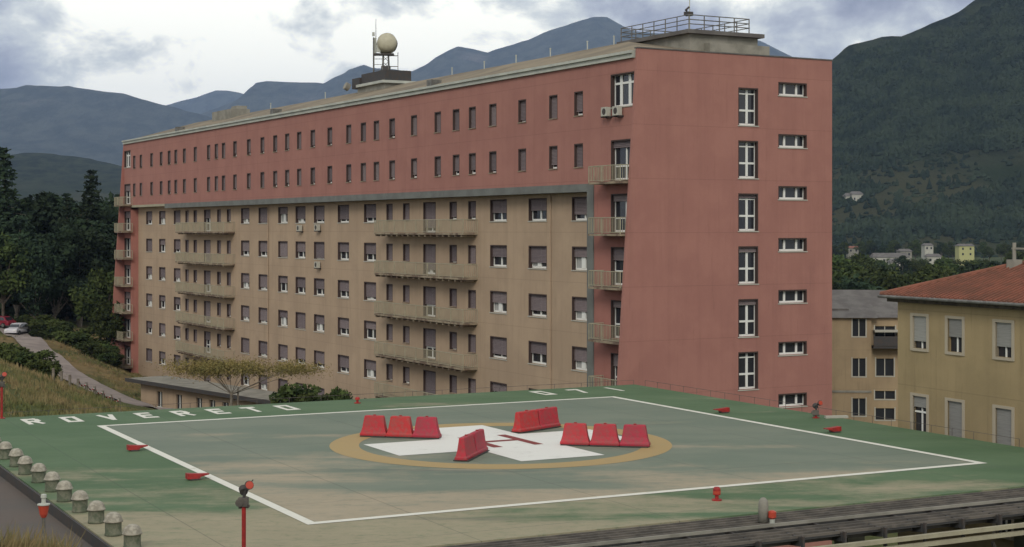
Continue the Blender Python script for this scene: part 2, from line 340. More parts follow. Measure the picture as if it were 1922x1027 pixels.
#PART2
# ------------------------------------------------------------ hospital
BZ = -14
hosp = thing('hospital', 'long seven-storey hospital block, rose above and beige below, with flat end wall towards the helipad', 'hospital', (P0.x, P0.y, BZ), math.atan2(TT.y, TT.x))
LZ = (0, 0, -BZ)             # local: x along the facade (t), y outward (-v), z = world z
def wall_grid(u0, u1, z0, z1, holes, depth, face):
    """front face with rectangular openings and their reveals; face(u, d, z) -> point, d = depth behind the front"""
    us = sorted({u0, u1, *[q for h in holes for q in h[:2]]}); zs = sorted({z0, z1, *[q for h in holes for q in h[2:]]})
    mb = MB()
    for i in range(len(us)-1):
        for j in range(len(zs)-1):
            cu, cz = (us[i]+us[i+1])/2, (zs[j]+zs[j+1])/2
            if any(h[0] < cu < h[1] and h[2] < cz < h[3] for h in holes): continue
            mb.quad(face(us[i], 0, zs[j]), face(us[i+1], 0, zs[j]), face(us[i+1], 0, zs[j+1]), face(us[i], 0, zs[j+1]))
    for a, b_, c, d in holes:
        for p, q in (((a, c), (b_, c)), ((b_, c), (b_, d)), ((b_, d), (a, d)), ((a, d), (a, c))):
            mb.quad(face(p[0], 0, p[1]), face(q[0], 0, q[1]), face(q[0], depth, q[1]), face(p[0], depth, p[1]))
    return mb
_cache = {}
def win_meshes(wd, ht, kind, shut, open_=0):
    key = (round(wd, 2), round(ht, 2), kind, round(shut, 2), open_)
    if key in _cache: return _cache[key]
    d = -.34; pane = MB().box(-wd/2, wd/2, d-.03, d, 0, ht)
    fr = MB(); b_ = .105
    def bar(x0, x1, z0, z1, y0=d+.004, y1=d+.06): fr.box(x0, x1, y0, y1, z0, z1)
    bar(-wd/2+.01, wd/2-.01, .01, b_+.03); bar(-wd/2+.01, wd/2-.01, ht-b_, ht-.01)
    bar(-wd/2+.01, -wd/2+b_, b_+.03, ht-b_); bar(wd/2-b_, wd/2-.01, b_+.03, ht-b_)
    if kind == 'sq': bar(-.07, .07, b_+.03, ht-b_)
    if kind == 'door': bar(-.06, .06, b_+.03, ht-b_); bar(-wd/2+b_, -.06, .85, .95); bar(.06, wd/2-b_, .85, .95)
    if kind == 'tall':
        bar(-.17, .0, .1, ht-b_)
        for z, q in ((.92, .13), (ht-.42, .08)): bar(-wd/2+b_, -.17, z, z+q); bar(.0, wd/2-b_, z, z+q)
    if kind == 'low': bar(-wd*.22-.08, -wd*.22+.08, b_+.03, ht-b_); bar(wd*.2-.08, wd*.2+.08, b_+.03, ht-b_)
    if kind == 'big':
        for x in (-.38, .62): bar(x-.13, x+.13, b_+.03, ht-b_)
        z = ht*.68
        for x0, x1 in ((-wd/2+b_, -.51), (-.25, .49), (.75, wd/2-b_)): bar(x0, x1, z, z+.14)
    if open_:   # one leaf tilted inwards shows as a pale sash
        fr.box(-wd*.02, wd*.16, d+.065, d+.09, .12, ht*.55)
    sl = MB().box(-wd/2-.04, wd/2+.04, -.32, .05, -.07, -.005)
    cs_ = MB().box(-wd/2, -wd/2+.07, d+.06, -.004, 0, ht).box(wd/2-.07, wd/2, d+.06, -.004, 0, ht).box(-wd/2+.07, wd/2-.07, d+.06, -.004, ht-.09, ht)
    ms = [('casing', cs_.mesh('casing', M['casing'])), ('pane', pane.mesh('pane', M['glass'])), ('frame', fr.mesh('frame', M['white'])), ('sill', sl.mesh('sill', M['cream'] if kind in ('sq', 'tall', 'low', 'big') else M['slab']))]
    if open_ and kind in ('sq', 'door', 'slim'):
        cb = MB(); n = 7
        for k in range(n):
            x0 = .04+(wd/2-b_-.06)*k/n; x1 = .04+(wd/2-b_-.06)*(k+1)/n; y0 = d+.001+.002*(k % 2)
            cb.box(x0, x1, y0, y0+.003, b_+.03, ht*.6)
        ms.append(('curtain', cb.mesh('curtain', M['curt'])))
    if shut > .02:
        sb = MB(); n = max(3, int(ht*shut/.09)); z = ht
        for k in range(n):
            z2 = ht-ht*shut*(k+1)/n; sb.hexa([(-wd/2+.02, -.215, z2), (wd/2-.02, -.215, z2), (wd/2-.02, -.16, z2+.01), (-wd/2+.02, -.16, z2+.01)], [(-wd/2+.02, -.215, z-.004), (wd/2-.02, -.215, z-.004), (wd/2-.02, -.185, z-.004), (-wd/2+.02, -.185, z-.004)]); z = z2
        ms.append(('roller_shutter', sb.mesh('roller_shutter', M['shut'])))
    _cache[key] = ms; return ms
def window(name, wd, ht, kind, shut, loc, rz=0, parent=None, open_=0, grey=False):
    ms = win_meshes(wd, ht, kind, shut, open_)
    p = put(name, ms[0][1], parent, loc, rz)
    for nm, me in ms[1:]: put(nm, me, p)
    return p
rs = random.Random(3)
def pick(): return rs.choice([.35, .45, .55, .62, .7, .8, .9, 1.0, 1.0])
NT = [7.12,10.44,14.78,19.16,22.4,25.08,28.24,32.54,36.74,39.91,42.65,45.83,50.15,54.24,57.65,60.78,64.02,67.62,71.6,75.84,79.49,81.86,84.47,89.14,93.13,96.36,98.95,102.15,106.11,110.69,113.64]
SQ = [8.18,14.16,19.96,43.27,49.16,54.9,59.61,64.29,69.92,75.84-.6,98.77,104.73,110.23]
SL = [24.17,27.35,35.91,39.23,80.4,83.66,91.95,95.0]; BD = [31.56, 87.67]
TOPS = [10.68, 7.32, 3.92, .55, -2.82, -6.22, -9.62]
holes = []; wins = []
for t_ in NT:
    for z0, z1 in ((16.05, 17.65), (12.62, 14.18)):
        holes.append((t_-.57, t_+.57, z0, z1)); wins.append(('narrow_window', 1.14, z1-z0, 'slim', t_, z0, 0))
L_END = 118.5
# door bays at both ends: the top one a big window, below it balcony doors
for tc_, nm in ((1.72, 'n'), (L_END-1.72, 'f')):
    holes.append((tc_-1.45, tc_+1.45, 16.3, 18.42)); wins.append(('wide_window', 2.9, 2.12, 'big', tc_, 16.3, -1))
    holes.append((tc_-1.42, tc_+1.42, 11.62, 14.2)); wins.append(('balcony_door', 2.84, 2.58, 'door', tc_, 11.62, -1))
def ff(v): return lambda u, d, z: (u, -(v+d), z)
up = wall_grid(0, L_END, 11.48, 19.25, [h for h in holes], .38, ff(0)); up.build('upper_wall', M['pink'], hosp, LZ)
endh = []
for tc_ in (1.75, L_END-1.75):
    for k in range(6):
        z1 = 10.75-3.4*k; endh.append((tc_-1.4, tc_+1.4, z1-2.45, z1)); wins.append(('balcony_door', 2.8, 2.45, 'door', tc_, z1-2.45, -1))
e1 = wall_grid(0, 5.17, BZ, 11.477, [h for h in endh if h[0] < 50], .38, ff(0)); e1.build('end_bay_wall', M['pink_low'], hosp, LZ)
e2 = wall_grid(115.0, L_END, BZ, 11.477, [h for h in endh if h[0] > 50], .38, ff(0)); e2.quad((115, 0, BZ), (115, 0, 10.95), (115, -.9, 10.95), (115, -.9, BZ)); e2.build('end_bay_wall', M['pink_low'], hosp, LZ)
th = []
for zt in TOPS:
    for t_ in SQ:
        if zt < -9 and t_ > 72: continue
        th.append((t_-1.30, t_+1.30, zt-1.60, zt)); wins.append(('window', 2.60, 1.60, 'sq', t_, zt-1.60, .9))
    for t_ in SL: th.append((t_-.64, t_+.64, zt-1.45, zt-.05)); wins.append(('slim_window', 1.28, 1.40, 'slim', t_, zt-1.45, .9))
    for t_ in BD: th.append((t_-1.15, t_+1.15, zt-2.45, zt-.02)); wins.append(('balcony_door', 2.3, 2.43, 'door', t_, zt-2.45, .9))
wall_grid(5.97, 115.0, BZ, 11.47, th, .38, ff(.9)).build('lower_wall', M['tan'], hosp, LZ)
cnt = {}
for nm, wd, ht, kd, t_, z0, v in wins:
    if kd == 'big': sh, op = 0, 0
    elif v == -1: sh, op = rs.choice([0, .2, .35]), 0
    elif kd == 'door': sh, op = rs.choice([.4, .6, .85, 1.0]), rs.random() < .3
    elif nm == 'narrow_window': sh, op = rs.choice([.8, .84, .9, 1.0, 1.0, .88]), 0
    elif kd == 'slim': sh, op = rs.choice([.85, .92, 1., 1., 1.]), 0
    else: sh, op = rs.choice([.45, .55, .62, .7, .75, .82, .95]), rs.random() < .5
    cnt[nm] = cnt.get(nm, 0)+1
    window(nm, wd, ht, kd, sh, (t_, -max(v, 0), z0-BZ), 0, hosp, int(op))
# grey beam under the jettied upper floors, and the grey column at its end
MB().box(5.97, 100.6, -.9, .06, 10.96, 11.475).build('edge_beam', M['greybeam'], hosp, LZ)
MB().box(100.6, 115.05, -.9, .05, 11.2, 11.473).build('edge_beam', M['olive'], hosp, LZ)
MB().box(5.17, 5.97, -.93, .062, BZ, 11.476).build('corner_column', M['greybeam'], hosp, LZ)
MB().tube((6.35, -.72, BZ), (6.35, -.72, 10.9), .07, n=6).build('drainpipe', M['steel'], hosp, LZ)
MB().tube((12.2, -.80, BZ), (12.2, -.80, 10.9), .045, n=6).build('drainpipe', M['tan'], hosp, LZ)
MB().tube((68.2, -.80, -9), (68.2, -.80, 10.9), .045, n=6).build('drainpipe', M['tan'], hosp, LZ)
# gable
gh = []; gw = []
for k in range(7):
    z1 = 17.7-3.44*k; 
    if k < 6: gh.append((7.78, 9.40, z1-2.45, z1)); gw.append(('tall_window', 1.62, 2.45, 'tall', 8.59, z1-2.45))
    z1 = 18.2-3.43*k; gh.append((11.05, 13.45, z1-.88, z1)); gw.append(('low_window', 2.4, .88, 'low', 12.25, z1-.88))
gb = wall_grid(.35, 15.6, BZ, 19.82, gh, .38, lambda u, d, z: (-.02+d, -u, z)); 
gb.quad((-.02, -15.6, BZ), (-.02, -15.6, 19.82), (L_END, -15.6, 19.82), (L_END, -15.6, BZ)).quad((L_END, -15.6, BZ), (L_END, -15.6, 19.25), (L_END, 0, 19.25), (L_END, 0, BZ))
gb.build('gable_wall', M['pink'], hosp, LZ)
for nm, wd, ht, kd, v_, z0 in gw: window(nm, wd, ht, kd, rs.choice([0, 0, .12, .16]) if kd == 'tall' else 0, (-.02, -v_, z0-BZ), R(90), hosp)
def fin(x0, x1):       # end wall slab, battered outwards towards its foot
    zt, zb = 19.82, BZ; ob = 1.42*(zt-zb)/20.9
    return MB().hexa([(x0, -.35, zb), (x1, -.35, zb), (x1, ob, zb), (x0, ob, zb)], [(x0, -.35, zt), (x1, -.35, zt), (x1, .01, zt), (x0, .01, zt)])
fin(-.021, .22).build('battered_end_wall', M['pink'], hosp, LZ); fin(L_END-.22, L_END+.02).build('battered_end_wall', M['pink_low'], hosp, LZ)
MB().box(-.07, .34, -15.65, .05, 19.821, 19.90).build('parapet_capping', M['stone'], hosp, LZ)
# roof: fascia, low pitched gravel roof
MB().box(.35, L_END-.2, -.35, .18, 19.26, 19.74).box(.35, L_END-.2, .18, .32, 19.55, 19.72).build('roof_fascia', M['fascia'], hosp, LZ)
rf = MB(); rf.quad((.3, -.30, 19.742), (L_END, -.30, 19.742), (L_END-5, -7.8, 22.0), (13.0, -7.8, 22.0)); rf.quad((.3, -15.4, 19.742), (L_END, -15.4, 19.742), (L_END-5, -7.8, 22.0), (13.0, -7.8, 22.0))
rf.quad((.3, -.3, 19.742), (.3, -15.4, 19.742), (13, -7.8, 22.0)); rf.quad((L_END, -.3, 19.742), (L_END, -15.4, 19.742), (L_END-5, -7.8, 22.0)); rf.build('roof', M['roof'], hosp, LZ)
# balconies
def balcony(t0, t1, v0, v1, zf, brk=True):
    """floor from v0 (wall) out to v1 (negative = outwards)"""
    s_ = MB().box(t0, t1, -v0, -v1, zf-.14, zf)
    if brk:
        k = t0+.35
        while k < t1-.2: s_.box(k, k+.16, -v0, -v1-.06, zf-.30, zf-.141); k += 1.05
    o = s_.build('balcony', M['slab'], hosp, LZ)
    r = MB(); y = -v1-.04; top = zf+1.02
    segs = [((t0+.03, -v0), (t0+.03, y)), ((t0+.03, y), (t1-.03, y)), ((t1-.03, y), (t1-.03, -v0))]
    for p, q in segs:
        p = Vector(p); q = Vector(q); n = max(1, int((q-p).length/.17)); 
        for z, rr in ((top, .03), (zf+.09, .02)): r.tube((*p, z), (*q, z), rr, n=5)
        for i in range(n+1):
            c = p.lerp(q, i/n); big = i % 12 == 0; rr = .028 if big else .012
            r.box(c.x-rr, c.x+rr, c.y-rr, c.y+rr, zf-.1 if big else zf+.1, top-.01)
    r.build('railing', M['olive'], o)
BZL = [8.2-3.4*k for k in range(5)]
for z in BZL:
    balcony(23.25, 39.6, .9, -.35, z); balcony(78.4, 95.4, .9, -.35, z)
for z in [11.5]+[8.2-3.4*k for k in range(6)]:
    balcony(.28, 4.05, 0, -1.15, z, False); balcony(L_END-4.0, L_END-.28, 0, -1.3, z, False)
# air conditioners on the wall
def ac(x, z, v):
    m_ = MB().box(-.32, .32, .12, .45, 0, .58) 
    o = m_.build('air_conditioner', M['cream'], hosp, (x, -v, z-BZ)); MB().box(-.35, -.3, 0, .45, -.08, -.001).box(.3, .35, 0, .45, -.08, -.001).box(-.3, .3, 0, .05, -.12, -.082).build('bracket', M['dark'], o); MB().tube((-.04, .451, .29), (-.04, .465, .29), .21, n=16).build('fan_grille', M['dark'], o)
ac(3.3, 15.75, 0); ac(1.95, 15.72, 0); ac(59.2, 8.3, .9); ac(54.7, 8.35, .9); ac(54.7, 4.9, .9)
# rooftop plant house by the gable
ph = MB().box(6, 14, -14.0, -8.2, 19.8, 21.85); ph.build('plant_house', M['conc'], hosp, LZ)
pr = MB().box(5.6, 14.6, -14.3, -7.8, 21.853, 22.12).build('plant_house_roof', M['stone'], hosp, LZ)
MB().box(5.3, 6.0, -14.5, -9.4, 19.8, 21.25).build('plant_house_annex', M['conc'], hosp, LZ); MB().box(14.6, 17.2, -13.5, -8.4, 19.8, 21.6).build('plant_house_annex', M['conc'], hosp, LZ)
rl = MB(); c4 = [(5.8, -8.0), (14.3, -8.0), (14.3, -13.1), (5.8, -13.1)]
for i in range(4):
    p = Vector(c4[i]); q = Vector(c4[(i+1) % 4]); n = round((q-p).length/1.4)
    for z in (22.5, 22.8, 23.12): rl.tube((*p, z), (*q, z), .035, n=6)
    for k in range(n): c = p.lerp(q, k/n); rl.tube((*c, 22.1), (*c, 23.14), .04, n=6)
rl.build('roof_railing', M['steel'], pr)
ms = MB(); ms.tube((8.0, -9.6, 22.1), (8.0, -9.6, 25.6), .05, .03); ms.build('antenna_mast', M['fascia'], pr)
MB().box(7.6, 7.72, -9.8, -9.66, 24.9, 25.02).build('warning_light', M['redp'], pr)
dv = MB().tube((6.5, -8.3, 23.1), (6.5, -8.3, 23.55), .06); dv.box(6.35, 6.7, -8.75, -8.2, 23.15, 23.42); dv.tube((6.5, -8.2, 23.5), (6.5, -8.5, 23.75), .07); dv.build('camera_head', M['dark'], pr)
# lift house with the aerials
lh = MB().box(52.6, 58.9, -9.5, -6.5, 20.9, 22.147).build('lift_house', M['conc'], hosp, LZ)
MB().box(52.3, 58.6, -9.7, -6.2, 22.15, 22.40).build('lift_house_roof', M['fascia'], lh)
MB().box(52.7, 58.2, -9.3, -6.6, 22.403, 23.4).box(58.2, 60.0, -8.6, -6.4, 22.1, 23.1).build('tank_room', M['dark'], lh)
MB().tube((59.6, -5.9, 22.2), (59.6, -5.5, 22.4), .38, .38, 12).build('dish', M['conc'], lh)
tw = thing('aerial_mast', 'steel lattice mast with a pale drum-shaped radome on the hospital roof', 'aerial mast', (*fw(55.6, 8.0), 23.4), 0, None); tw.scale = (.86, .86, .86)
lt = MB(); cs = [(-.85, -.5), (.85, -.5), (.85, .5), (-.85, .5)]
for x, y in ((-1.35, -.3), (-1.35, .3)): lt.tube((x, y, 0), (x, y, 3.9), .07, n=6)
for x, y in ((-.35, -.3), (.35, -.3), (.35, .3), (-.35, .3)): lt.tube((x, y, 0), (x*.8, y*.8, 2.1), .09, n=6)
for k in range(6):
    z = k*.62; lt.tube((-1.35, -.3, z), (-1.35, .3, z+.5), .03, n=4); lt.tube((-1.35, .3, z), (-1.35, -.3, z+.5), .03, n=4)
    if k < 4: lt.tube((-1.35, 0, z+.3), (-.3, 0, z+.3), .04, n=4)
    if k < 3: lt.tube((-.35, -.3, z), (.35, -.3, z+.6), .04, n=4); lt.tube((.35, -.3, z), (-.35, -.3, z+.6), .04, n=4)
lt.tube((1.35, 0, 0), (1.35, 0, 2.3), .04, n=5); lt.tube((.3, 0, 1.9), (1.35, 0, 1.9), .05, n=5); lt.tube((.3, 0, .7), (1.35, 0, .7), .05, n=5)
lt.build('lattice', M['steel'], tw)
MB().box(-1.35, .9, -.6, .6, 1.95, 2.12).box(-.5, .5, -.35, .35, 0, .75).build('platform', M['dark'], tw)
rd = MB(); prof = [(.0, -1.25), (.75, -1.2), (1.15, -.95), (1.25, -.4), (1.25, .45), (1.1, .9), (.6, 1.2), (0, 1.28)]
rd.lathe(prof, 24); rdm = rd.mesh('radome', mat('radome_shell', (.44, .41, .30), .5, (.36, .33, .24), 1.5, .7), True); ro = put('radome', rdm, tw, (.1, 0, 3.25)); ro.rotation_euler = (R(75), 0, R(12)); ro.scale = (.88, .88, .88)
MB().lathe([(1.06, -.22), (1.06, .22), (1.0, .22), (1.0, -.22)], 24).build('band', M['dark'], tw, (.1+.1, .42, 3.25)).rotation_euler = (R(75), 0, R(12))
MB().tube((-1.2, .05, 2.1), (-1.2, .05, 3.9), .16).box(-1.0, -.55, -.3, .1, 2.3, 3.3).box(-1.5, -1.25, -.2, .2, 4.1, 4.5).build('panel_antenna', M['fascia'], tw)
MB().tube((-1.1, 0, 3.8), (-1.1, 0, 6.0), .045, .025, 6).build('whip_antenna', M['steel'], tw)
vt = None
for k, (t_, hh) in enumerate(((14.8, .8), (18.5, .9), (24.0, .7), (29.5, .9), (35.0, .8), (41, .5), (70, .5), (86, .5))):
    o = MB().tube((0, 0, 0), (0, 0, hh*.8), .045, n=8).lathe([(.08, hh*.8), (.08, hh*.8+.07)], 8) if vt is None else None
    o = o.mesh('roof_vent', M['fascia']) if vt is None else vt; vt = o
    put('roof_vent', o, hosp, (t_, -7.7, 22.0-BZ-.1))
sk = MB().box(92, 99, -7.4, -5.2, 21.2, 22.3); sk.box(93, 95, -7.4, -6.2, 22.3, 22.75); sk.build('skylight_box', M['conc'], hosp, LZ)
for t_ in (32, 68, 100): MB().box(t_, t_+.9, -2.2, -1.3, 20.0, 20.55).build('roof_hatch', M['steel'], hosp, LZ)

# ------------------------------------------------------------ helipad
pad = thing('helipad', 'raised green helipad deck with white boundary line, ochre ring and white cross', 'helipad', (PA.x, PA.y, 0), PROT)
def padmat(name, base, alt, dirtamt, inner=False):
    m = bpy.data.materials.new(name); m.use_nodes = True; t = m.node_tree; b = t.nodes['Principled BSDF']; b.inputs['Roughness'].default_value = .8; b.inputs['Specular IOR Level'].default_value = .25
    pos = N(t, 'ShaderNodeNewGeometry').outputs['Position']; sp = t.nodes.new('ShaderNodeSeparateXYZ'); t.links.new(pos, sp.inputs[0])
    c = mixc(t, maprange(t, ntex(t, mapping(t, pos, (.5, 1, 1)), .35, 6, .6), .35, .65), base, alt)
    # dust washed into long streaks, mostly over the near third of the deck
    n1 = ntex(t, mapping(t, pos, (.22, 1.0, 1), (3, 0, 0), (0, 0, R(-24))), .34, 7, .62, .3); n2 = ntex(t, pos, .9, 6, .7)
    n = mth(t, 'ADD', mth(t, 'MULTIPLY', n1, .75), mth(t, 'MULTIPLY', n2, .25))
    near = mth(t, 'ADD', maprange(t, sp.outputs[1], 64 if inner else 58, 45, -.15, .15 if inner else .13, False), mth(t, 'MULTIPLY', mth(t, 'SUBTRACT', ntex(t, mapping(t, pos, (.5, 1, 1), (5, 2, 0)), .16, 3, .5), .5), .5))
    f = maprange(t, mth(t, 'ADD', n, near), .42, .62, 0, dirtamt); f = mth(t, 'MULTIPLY', f, maprange(t, ntex(t, mapping(t, pos, (.7, 1.2, 1)), 2.6, 6, .8), .30, .52, .45, 1))
    c = mixc(t, f, c, mixc(t, n2, (.47, .37, .26), (.30, .25, .17)))
    d2 = maprange(t, ntex(t, mapping(t, pos, (.15, .9, 1), (9, 4, 0), (0, 0, R(-22))), .5, 4, .6), .60, .72, 0, .45)
    c = mixc(t, d2, c, (.09, .10, .085))
    c = mixc(t, maprange(t, ntex(t, mapping(t, pos, (.8, 1.1, 1)), 5, 5, .85), .56, .75, 0, .35), c, (.30, .32, .26))
    sj = t.nodes.new('ShaderNodeSeparateXYZ'); t.links.new(t.nodes.new('ShaderNodeTexCoord').outputs['Object'], sj.inputs[0])
    for ax in (0, 1):
        j = mth(t, 'LESS_THAN', mth(t, 'FRACT', mth(t, 'DIVIDE', mth(t, 'ADD', sj.outputs[ax], 100), 6.45)), .006); c = mixc(t, mth(t, 'MULTIPLY', j, .45), c, (.05, .055, .045))
    t.links.new(c, b.inputs['Base Color']); bn = t.nodes.new('ShaderNodeBump'); bn.inputs['Strength'].default_value = .3; bn.inputs['Distance'].default_value = .01
    t.links.new(ntex(t, pos, 30, 4, .7), bn.inputs['Height']); t.links.new(bn.outputs[0], b.inputs['Normal'])
    return m
mg = padmat('green_deck_paint', (.070, .122, .058), (.094, .148, .076), .68)
mi = padmat('grey_green_deck_paint', (.142, .172, .130), (.172, .195, .148), .8, True)
U0, U1, V0, V1 = -5.85, 30.2, -5.1, 30.3
dk = MB().box(U0, U1, -V1, -V0, -.35, 0).build('deck', mg, pad)
MB().box(U0+.5, U1-.3, -V1+.35, -V0-.3, -.95, -.351).build('edge_girder', M['rust'], pad)
S = 25.75
MB().quad((.2, -.2, .004), (.2, -S+.2, .004), (S-.2, -S+.2, .004), (S-.2, -.2, .004)).build('landing_area', mi, pad)
def wornpaint(name, c, under, k=.5):
    m = mat(name, c, .7); t = m.node_tree; b = t.nodes['Principled BSDF']; pos = N(t, 'ShaderNodeNewGeometry').outputs['Position']
    f = maprange(t, ntex(t, mapping(t, pos, (.6, 1, 1)), 1.6, 7, .75), .54, .70, 0, k)
    t.links.new(mixc(t, f, c, under), b.inputs['Base Color']); return m
wl = wornpaint('white_line_paint', (.66, .64, .56), (.38, .36, .28), .75)
lw = .16
ln = MB().quad((-lw, lw, .012), (-lw, -lw, .012), (S+lw, -lw, .012), (S+lw, lw, .012)).quad((-lw, -S+lw, .012), (-lw, -S-lw, .012), (S+lw, -S-lw, .012), (S+lw, -S+lw, .012))
ln.quad((-lw, -lw, .012), (-lw, -S+lw, .012), (lw, -S+lw, .012), (lw, -lw, .012)).quad((S-lw, -lw, .012), (S-lw, -S+lw, .012), (S+lw, -S+lw, .012), (S+lw, -lw, .012))
ln.build('boundary_line', wl, pad)
CCx, CCy = 12.7, -13.0; rg = MB(); n = 96
vs_ = [(CCx+r*math.cos(2*math.pi*i/n), CCy+r*math.sin(2*math.pi*i/n), .010) for r in (5.6, 6.75) for i in range(n)]
rg.add(vs_, [(i, (i+1) % n, n+(i+1) % n, n+i) for i in range(n)]); rg.build('ring', wornpaint('ochre_ring_paint', (.36, .255, .11), (.30, .25, .15), .7), pad)
cr = MB(); cx, cy, hl, hw = 12.9, -12.55, 5.15, 1.77
cr.add([(cx-hl, cy-hw, .016), (cx-hw, cy-hw, .016), (cx-hw, cy-hl, .016), (cx+hw, cy-hl, .016), (cx+hw, cy-hw, .016), (cx+hl, cy-hw, .016), (cx+hl, cy+hw, .016), (cx+hw, cy+hw, .016), (cx+hw, cy+hl, .016), (cx-hw, cy+hl, .016), (cx-hw, cy+hw, .016), (cx-hl, cy+hw, .016)],
       [(0, 1, 10, 11), (2, 3, 8, 9), (4, 5, 6, 7)])
cr.build('cross', wornpaint('white_cross_paint', (.68, .67, .62), (.45, .43, .38), .5), pad)
hh = MB(); q = .2
for x0, x1, y0, y1 in ((12.08-q, 12.08+q, -14.0, -10.7), (13.88-q, 13.88+q, -14.0, -10.7), (12.08+q, 13.88-q, -12.35-q, -12.35+q)): hh.quad((x0, y0, .022), (x1, y0, .022), (x1, y1, .022), (x0, y1, .022))
hh.build('landing_letter', mat('dark_red_paint', (.20, .035, .03), .7), pad)
STK = {'R': [[(0,0),(0,1),(.85,1),(1,.85),(1,.6),(.85,.48),(0,.48)],[(.5,.48),(1,0)]], 'O': [[(0,0),(0,1),(1,1),(1,0),(0,0)]], 'V': [[(0,1),(.5,0),(1,1)]],
       'E': [[(1,0),(0,0),(0,1),(1,1)],[(0,.5),(.8,.5)]], 'T': [[(0,1),(1,1)],[(.5,1),(.5,0)]], '0': [[(0,.0),(0,1),(1,1),(1,0),(0,0)]], '7': [[(0,1),(1,1),(.35,0)]], '1': [[(.5,0),(.5,1)]]}
def glyph(mb, ch, x, y, wd, ht, th_, z):
    for st in STK[ch]:
        for (ax, ay), (bx, by) in zip(st, st[1:]):
            p = Vector((ax*wd, y+ay*ht)); q_ = Vector((bx*wd, y+by*ht)); d = (q_-p).normalized(); nn = Vector((-d.y, d.x))*th_/2; e_ = d*th_/2*.98; X_ = lambda a: (x+.2+a.x*.50, a.y)
            z += .0008; mb.quad((*X_(p-e_-nn), z), (*X_(q_+e_-nn), z), (*X_(q_+e_+nn), z), (*X_(p-e_+nn), z))
tx = MB()
for i, ch in enumerate('ROVERETO'): glyph(tx, ch, -2.75+1.683*i, 2.2, 1.0, 1.7, .44, .006)
tx.build('lettering', wl, pad)
tx = MB()
for i, ch in enumerate('071'): glyph(tx, ch, 23.1+2.15*i, 2.6, 1.0, 1.5, .42, .006)
tx.build('lettering', wl, pad)
cm = MB().box(-.35, .35, -.35, .35, -14, -.951).mesh('support_column', M['conc'])
for u in (2, 10, 18, 26):
    for v in (-2, 8, 18, 27.8): put('support_column', cm, pad, (u, -v, 0))
MB().box(U0+.6, U0+1.0, -V1+1, -V0-1, -5, -.951).build('support_wall', M['conc'], pad)
# near edge: safety-net frame of steel rails carried on brackets, with a lower walkway truss
def rails(name, y_off, z, w_, h_, m, u0=-1, u1=36, sl=0):
    return MB().box(u0, u1, -V1-y_off-w_, -V1-y_off, z-h_, z)
nf = MB()
for k, (o_, z) in enumerate(((.12, -.02), (.34, -.03), (.56, -.05), (.78, -.07), (1.0, -.09), (1.22, -.11), (1.68, -.15), (1.92, -.17), (2.2, -.19), (2.5, -.2))):
    nf.box(-.5, 40, -V1-o_-.055, -V1-o_, z-.08, z)
nf.build('net_rail', M['rust'], pad)
MB().box(-.5, 40, -V1-1.50, -V1-1.44, -.12, -.03).build('net_rail', M['conc'], pad)
br = MB(); u = 0
if 1:
    br.hexa([(u, -V1-2.6, -.5), (u+.08, -V1-2.6, -.5), (u+.08, -V1, -.75), (u, -V1, -.75)], [(u, -V1-2.6, -.24), (u+.08, -V1-2.6, -.24), (u+.08, -V1-.02, -.12), (u, -V1-.02, -.12)])
    br.box(u, u+.08, -V1-2.75, -V1-2.66, -.9, -.2)
    brm = br.mesh('bracket', M['dark'])
    for k in range(27): put('bracket', brm, pad, (1.5*k, 0, 0))
net = MB().quad((-.5, -V1-.02, -.2), (40, -V1-.02, -.2), (40, -V1-2.6, -.33), (-.5, -V1-2.6, -.33)); net.build('net', mat('dark_net_mesh', (.06, .056, .05), .9, (.035, .033, .03), 3, 1, stretch=(.4, 6, 1)), pad)
ol = MB().box(-.5, 40, -V1-2.95, -V1-2.80, -.62, -.50).box(-.5, 40, -V1-3.0, -V1-2.86, -.84, -.72)
u = .5
ol.build('truss_chord', M['olive'], pad)
wb = MB().box(-.5, 40, -V1-2.2, -V1-2.15, -.52, -.36)
wb.build('web_plate', M['rust'], pad)
cl = MB().box(17.6, 18.15, -V1-1.9, -V1-1.35, -14, -1.35); cl.build('front_column', M['fascia'], pad)
MB().box(18.45, 18.75, -V1-1.9, -V1-1.6, -14, -1.35).build('front_column', M['rust'], pad); MB().tube((24.6, -V1-1.6, -1.3), (24.6, -V1-1.6, -14), .1).build('front_column', M['rust'], pad); cl = MB().tube((20.3, -V1-1.6, -1.3), (22.2, -V1-1.6, -5), .06); cl.build('brace', M['rust'], pad)
# thin safety rail beyond the far edges
fr = MB()
for (p, q_) in (((-6, 6.3), (30.9, 6.3)), ((31.4, 5.9), (31.4, -22))):
    p = Vector(p); q_ = Vector(q_); fr.tube((*p, .10), (*q_, .10), .01, n=5); n = 22
    for k in range(n+1):
        c = p.lerp(q_, k/n); fr.tube((*c, -.3), (*c, .10), .012, n=5)
fr.build('safety_rail', M['rust'], pad)

def on_pad(u, v, z=0): p = pw(u, v); return (p.x, p.y, z)
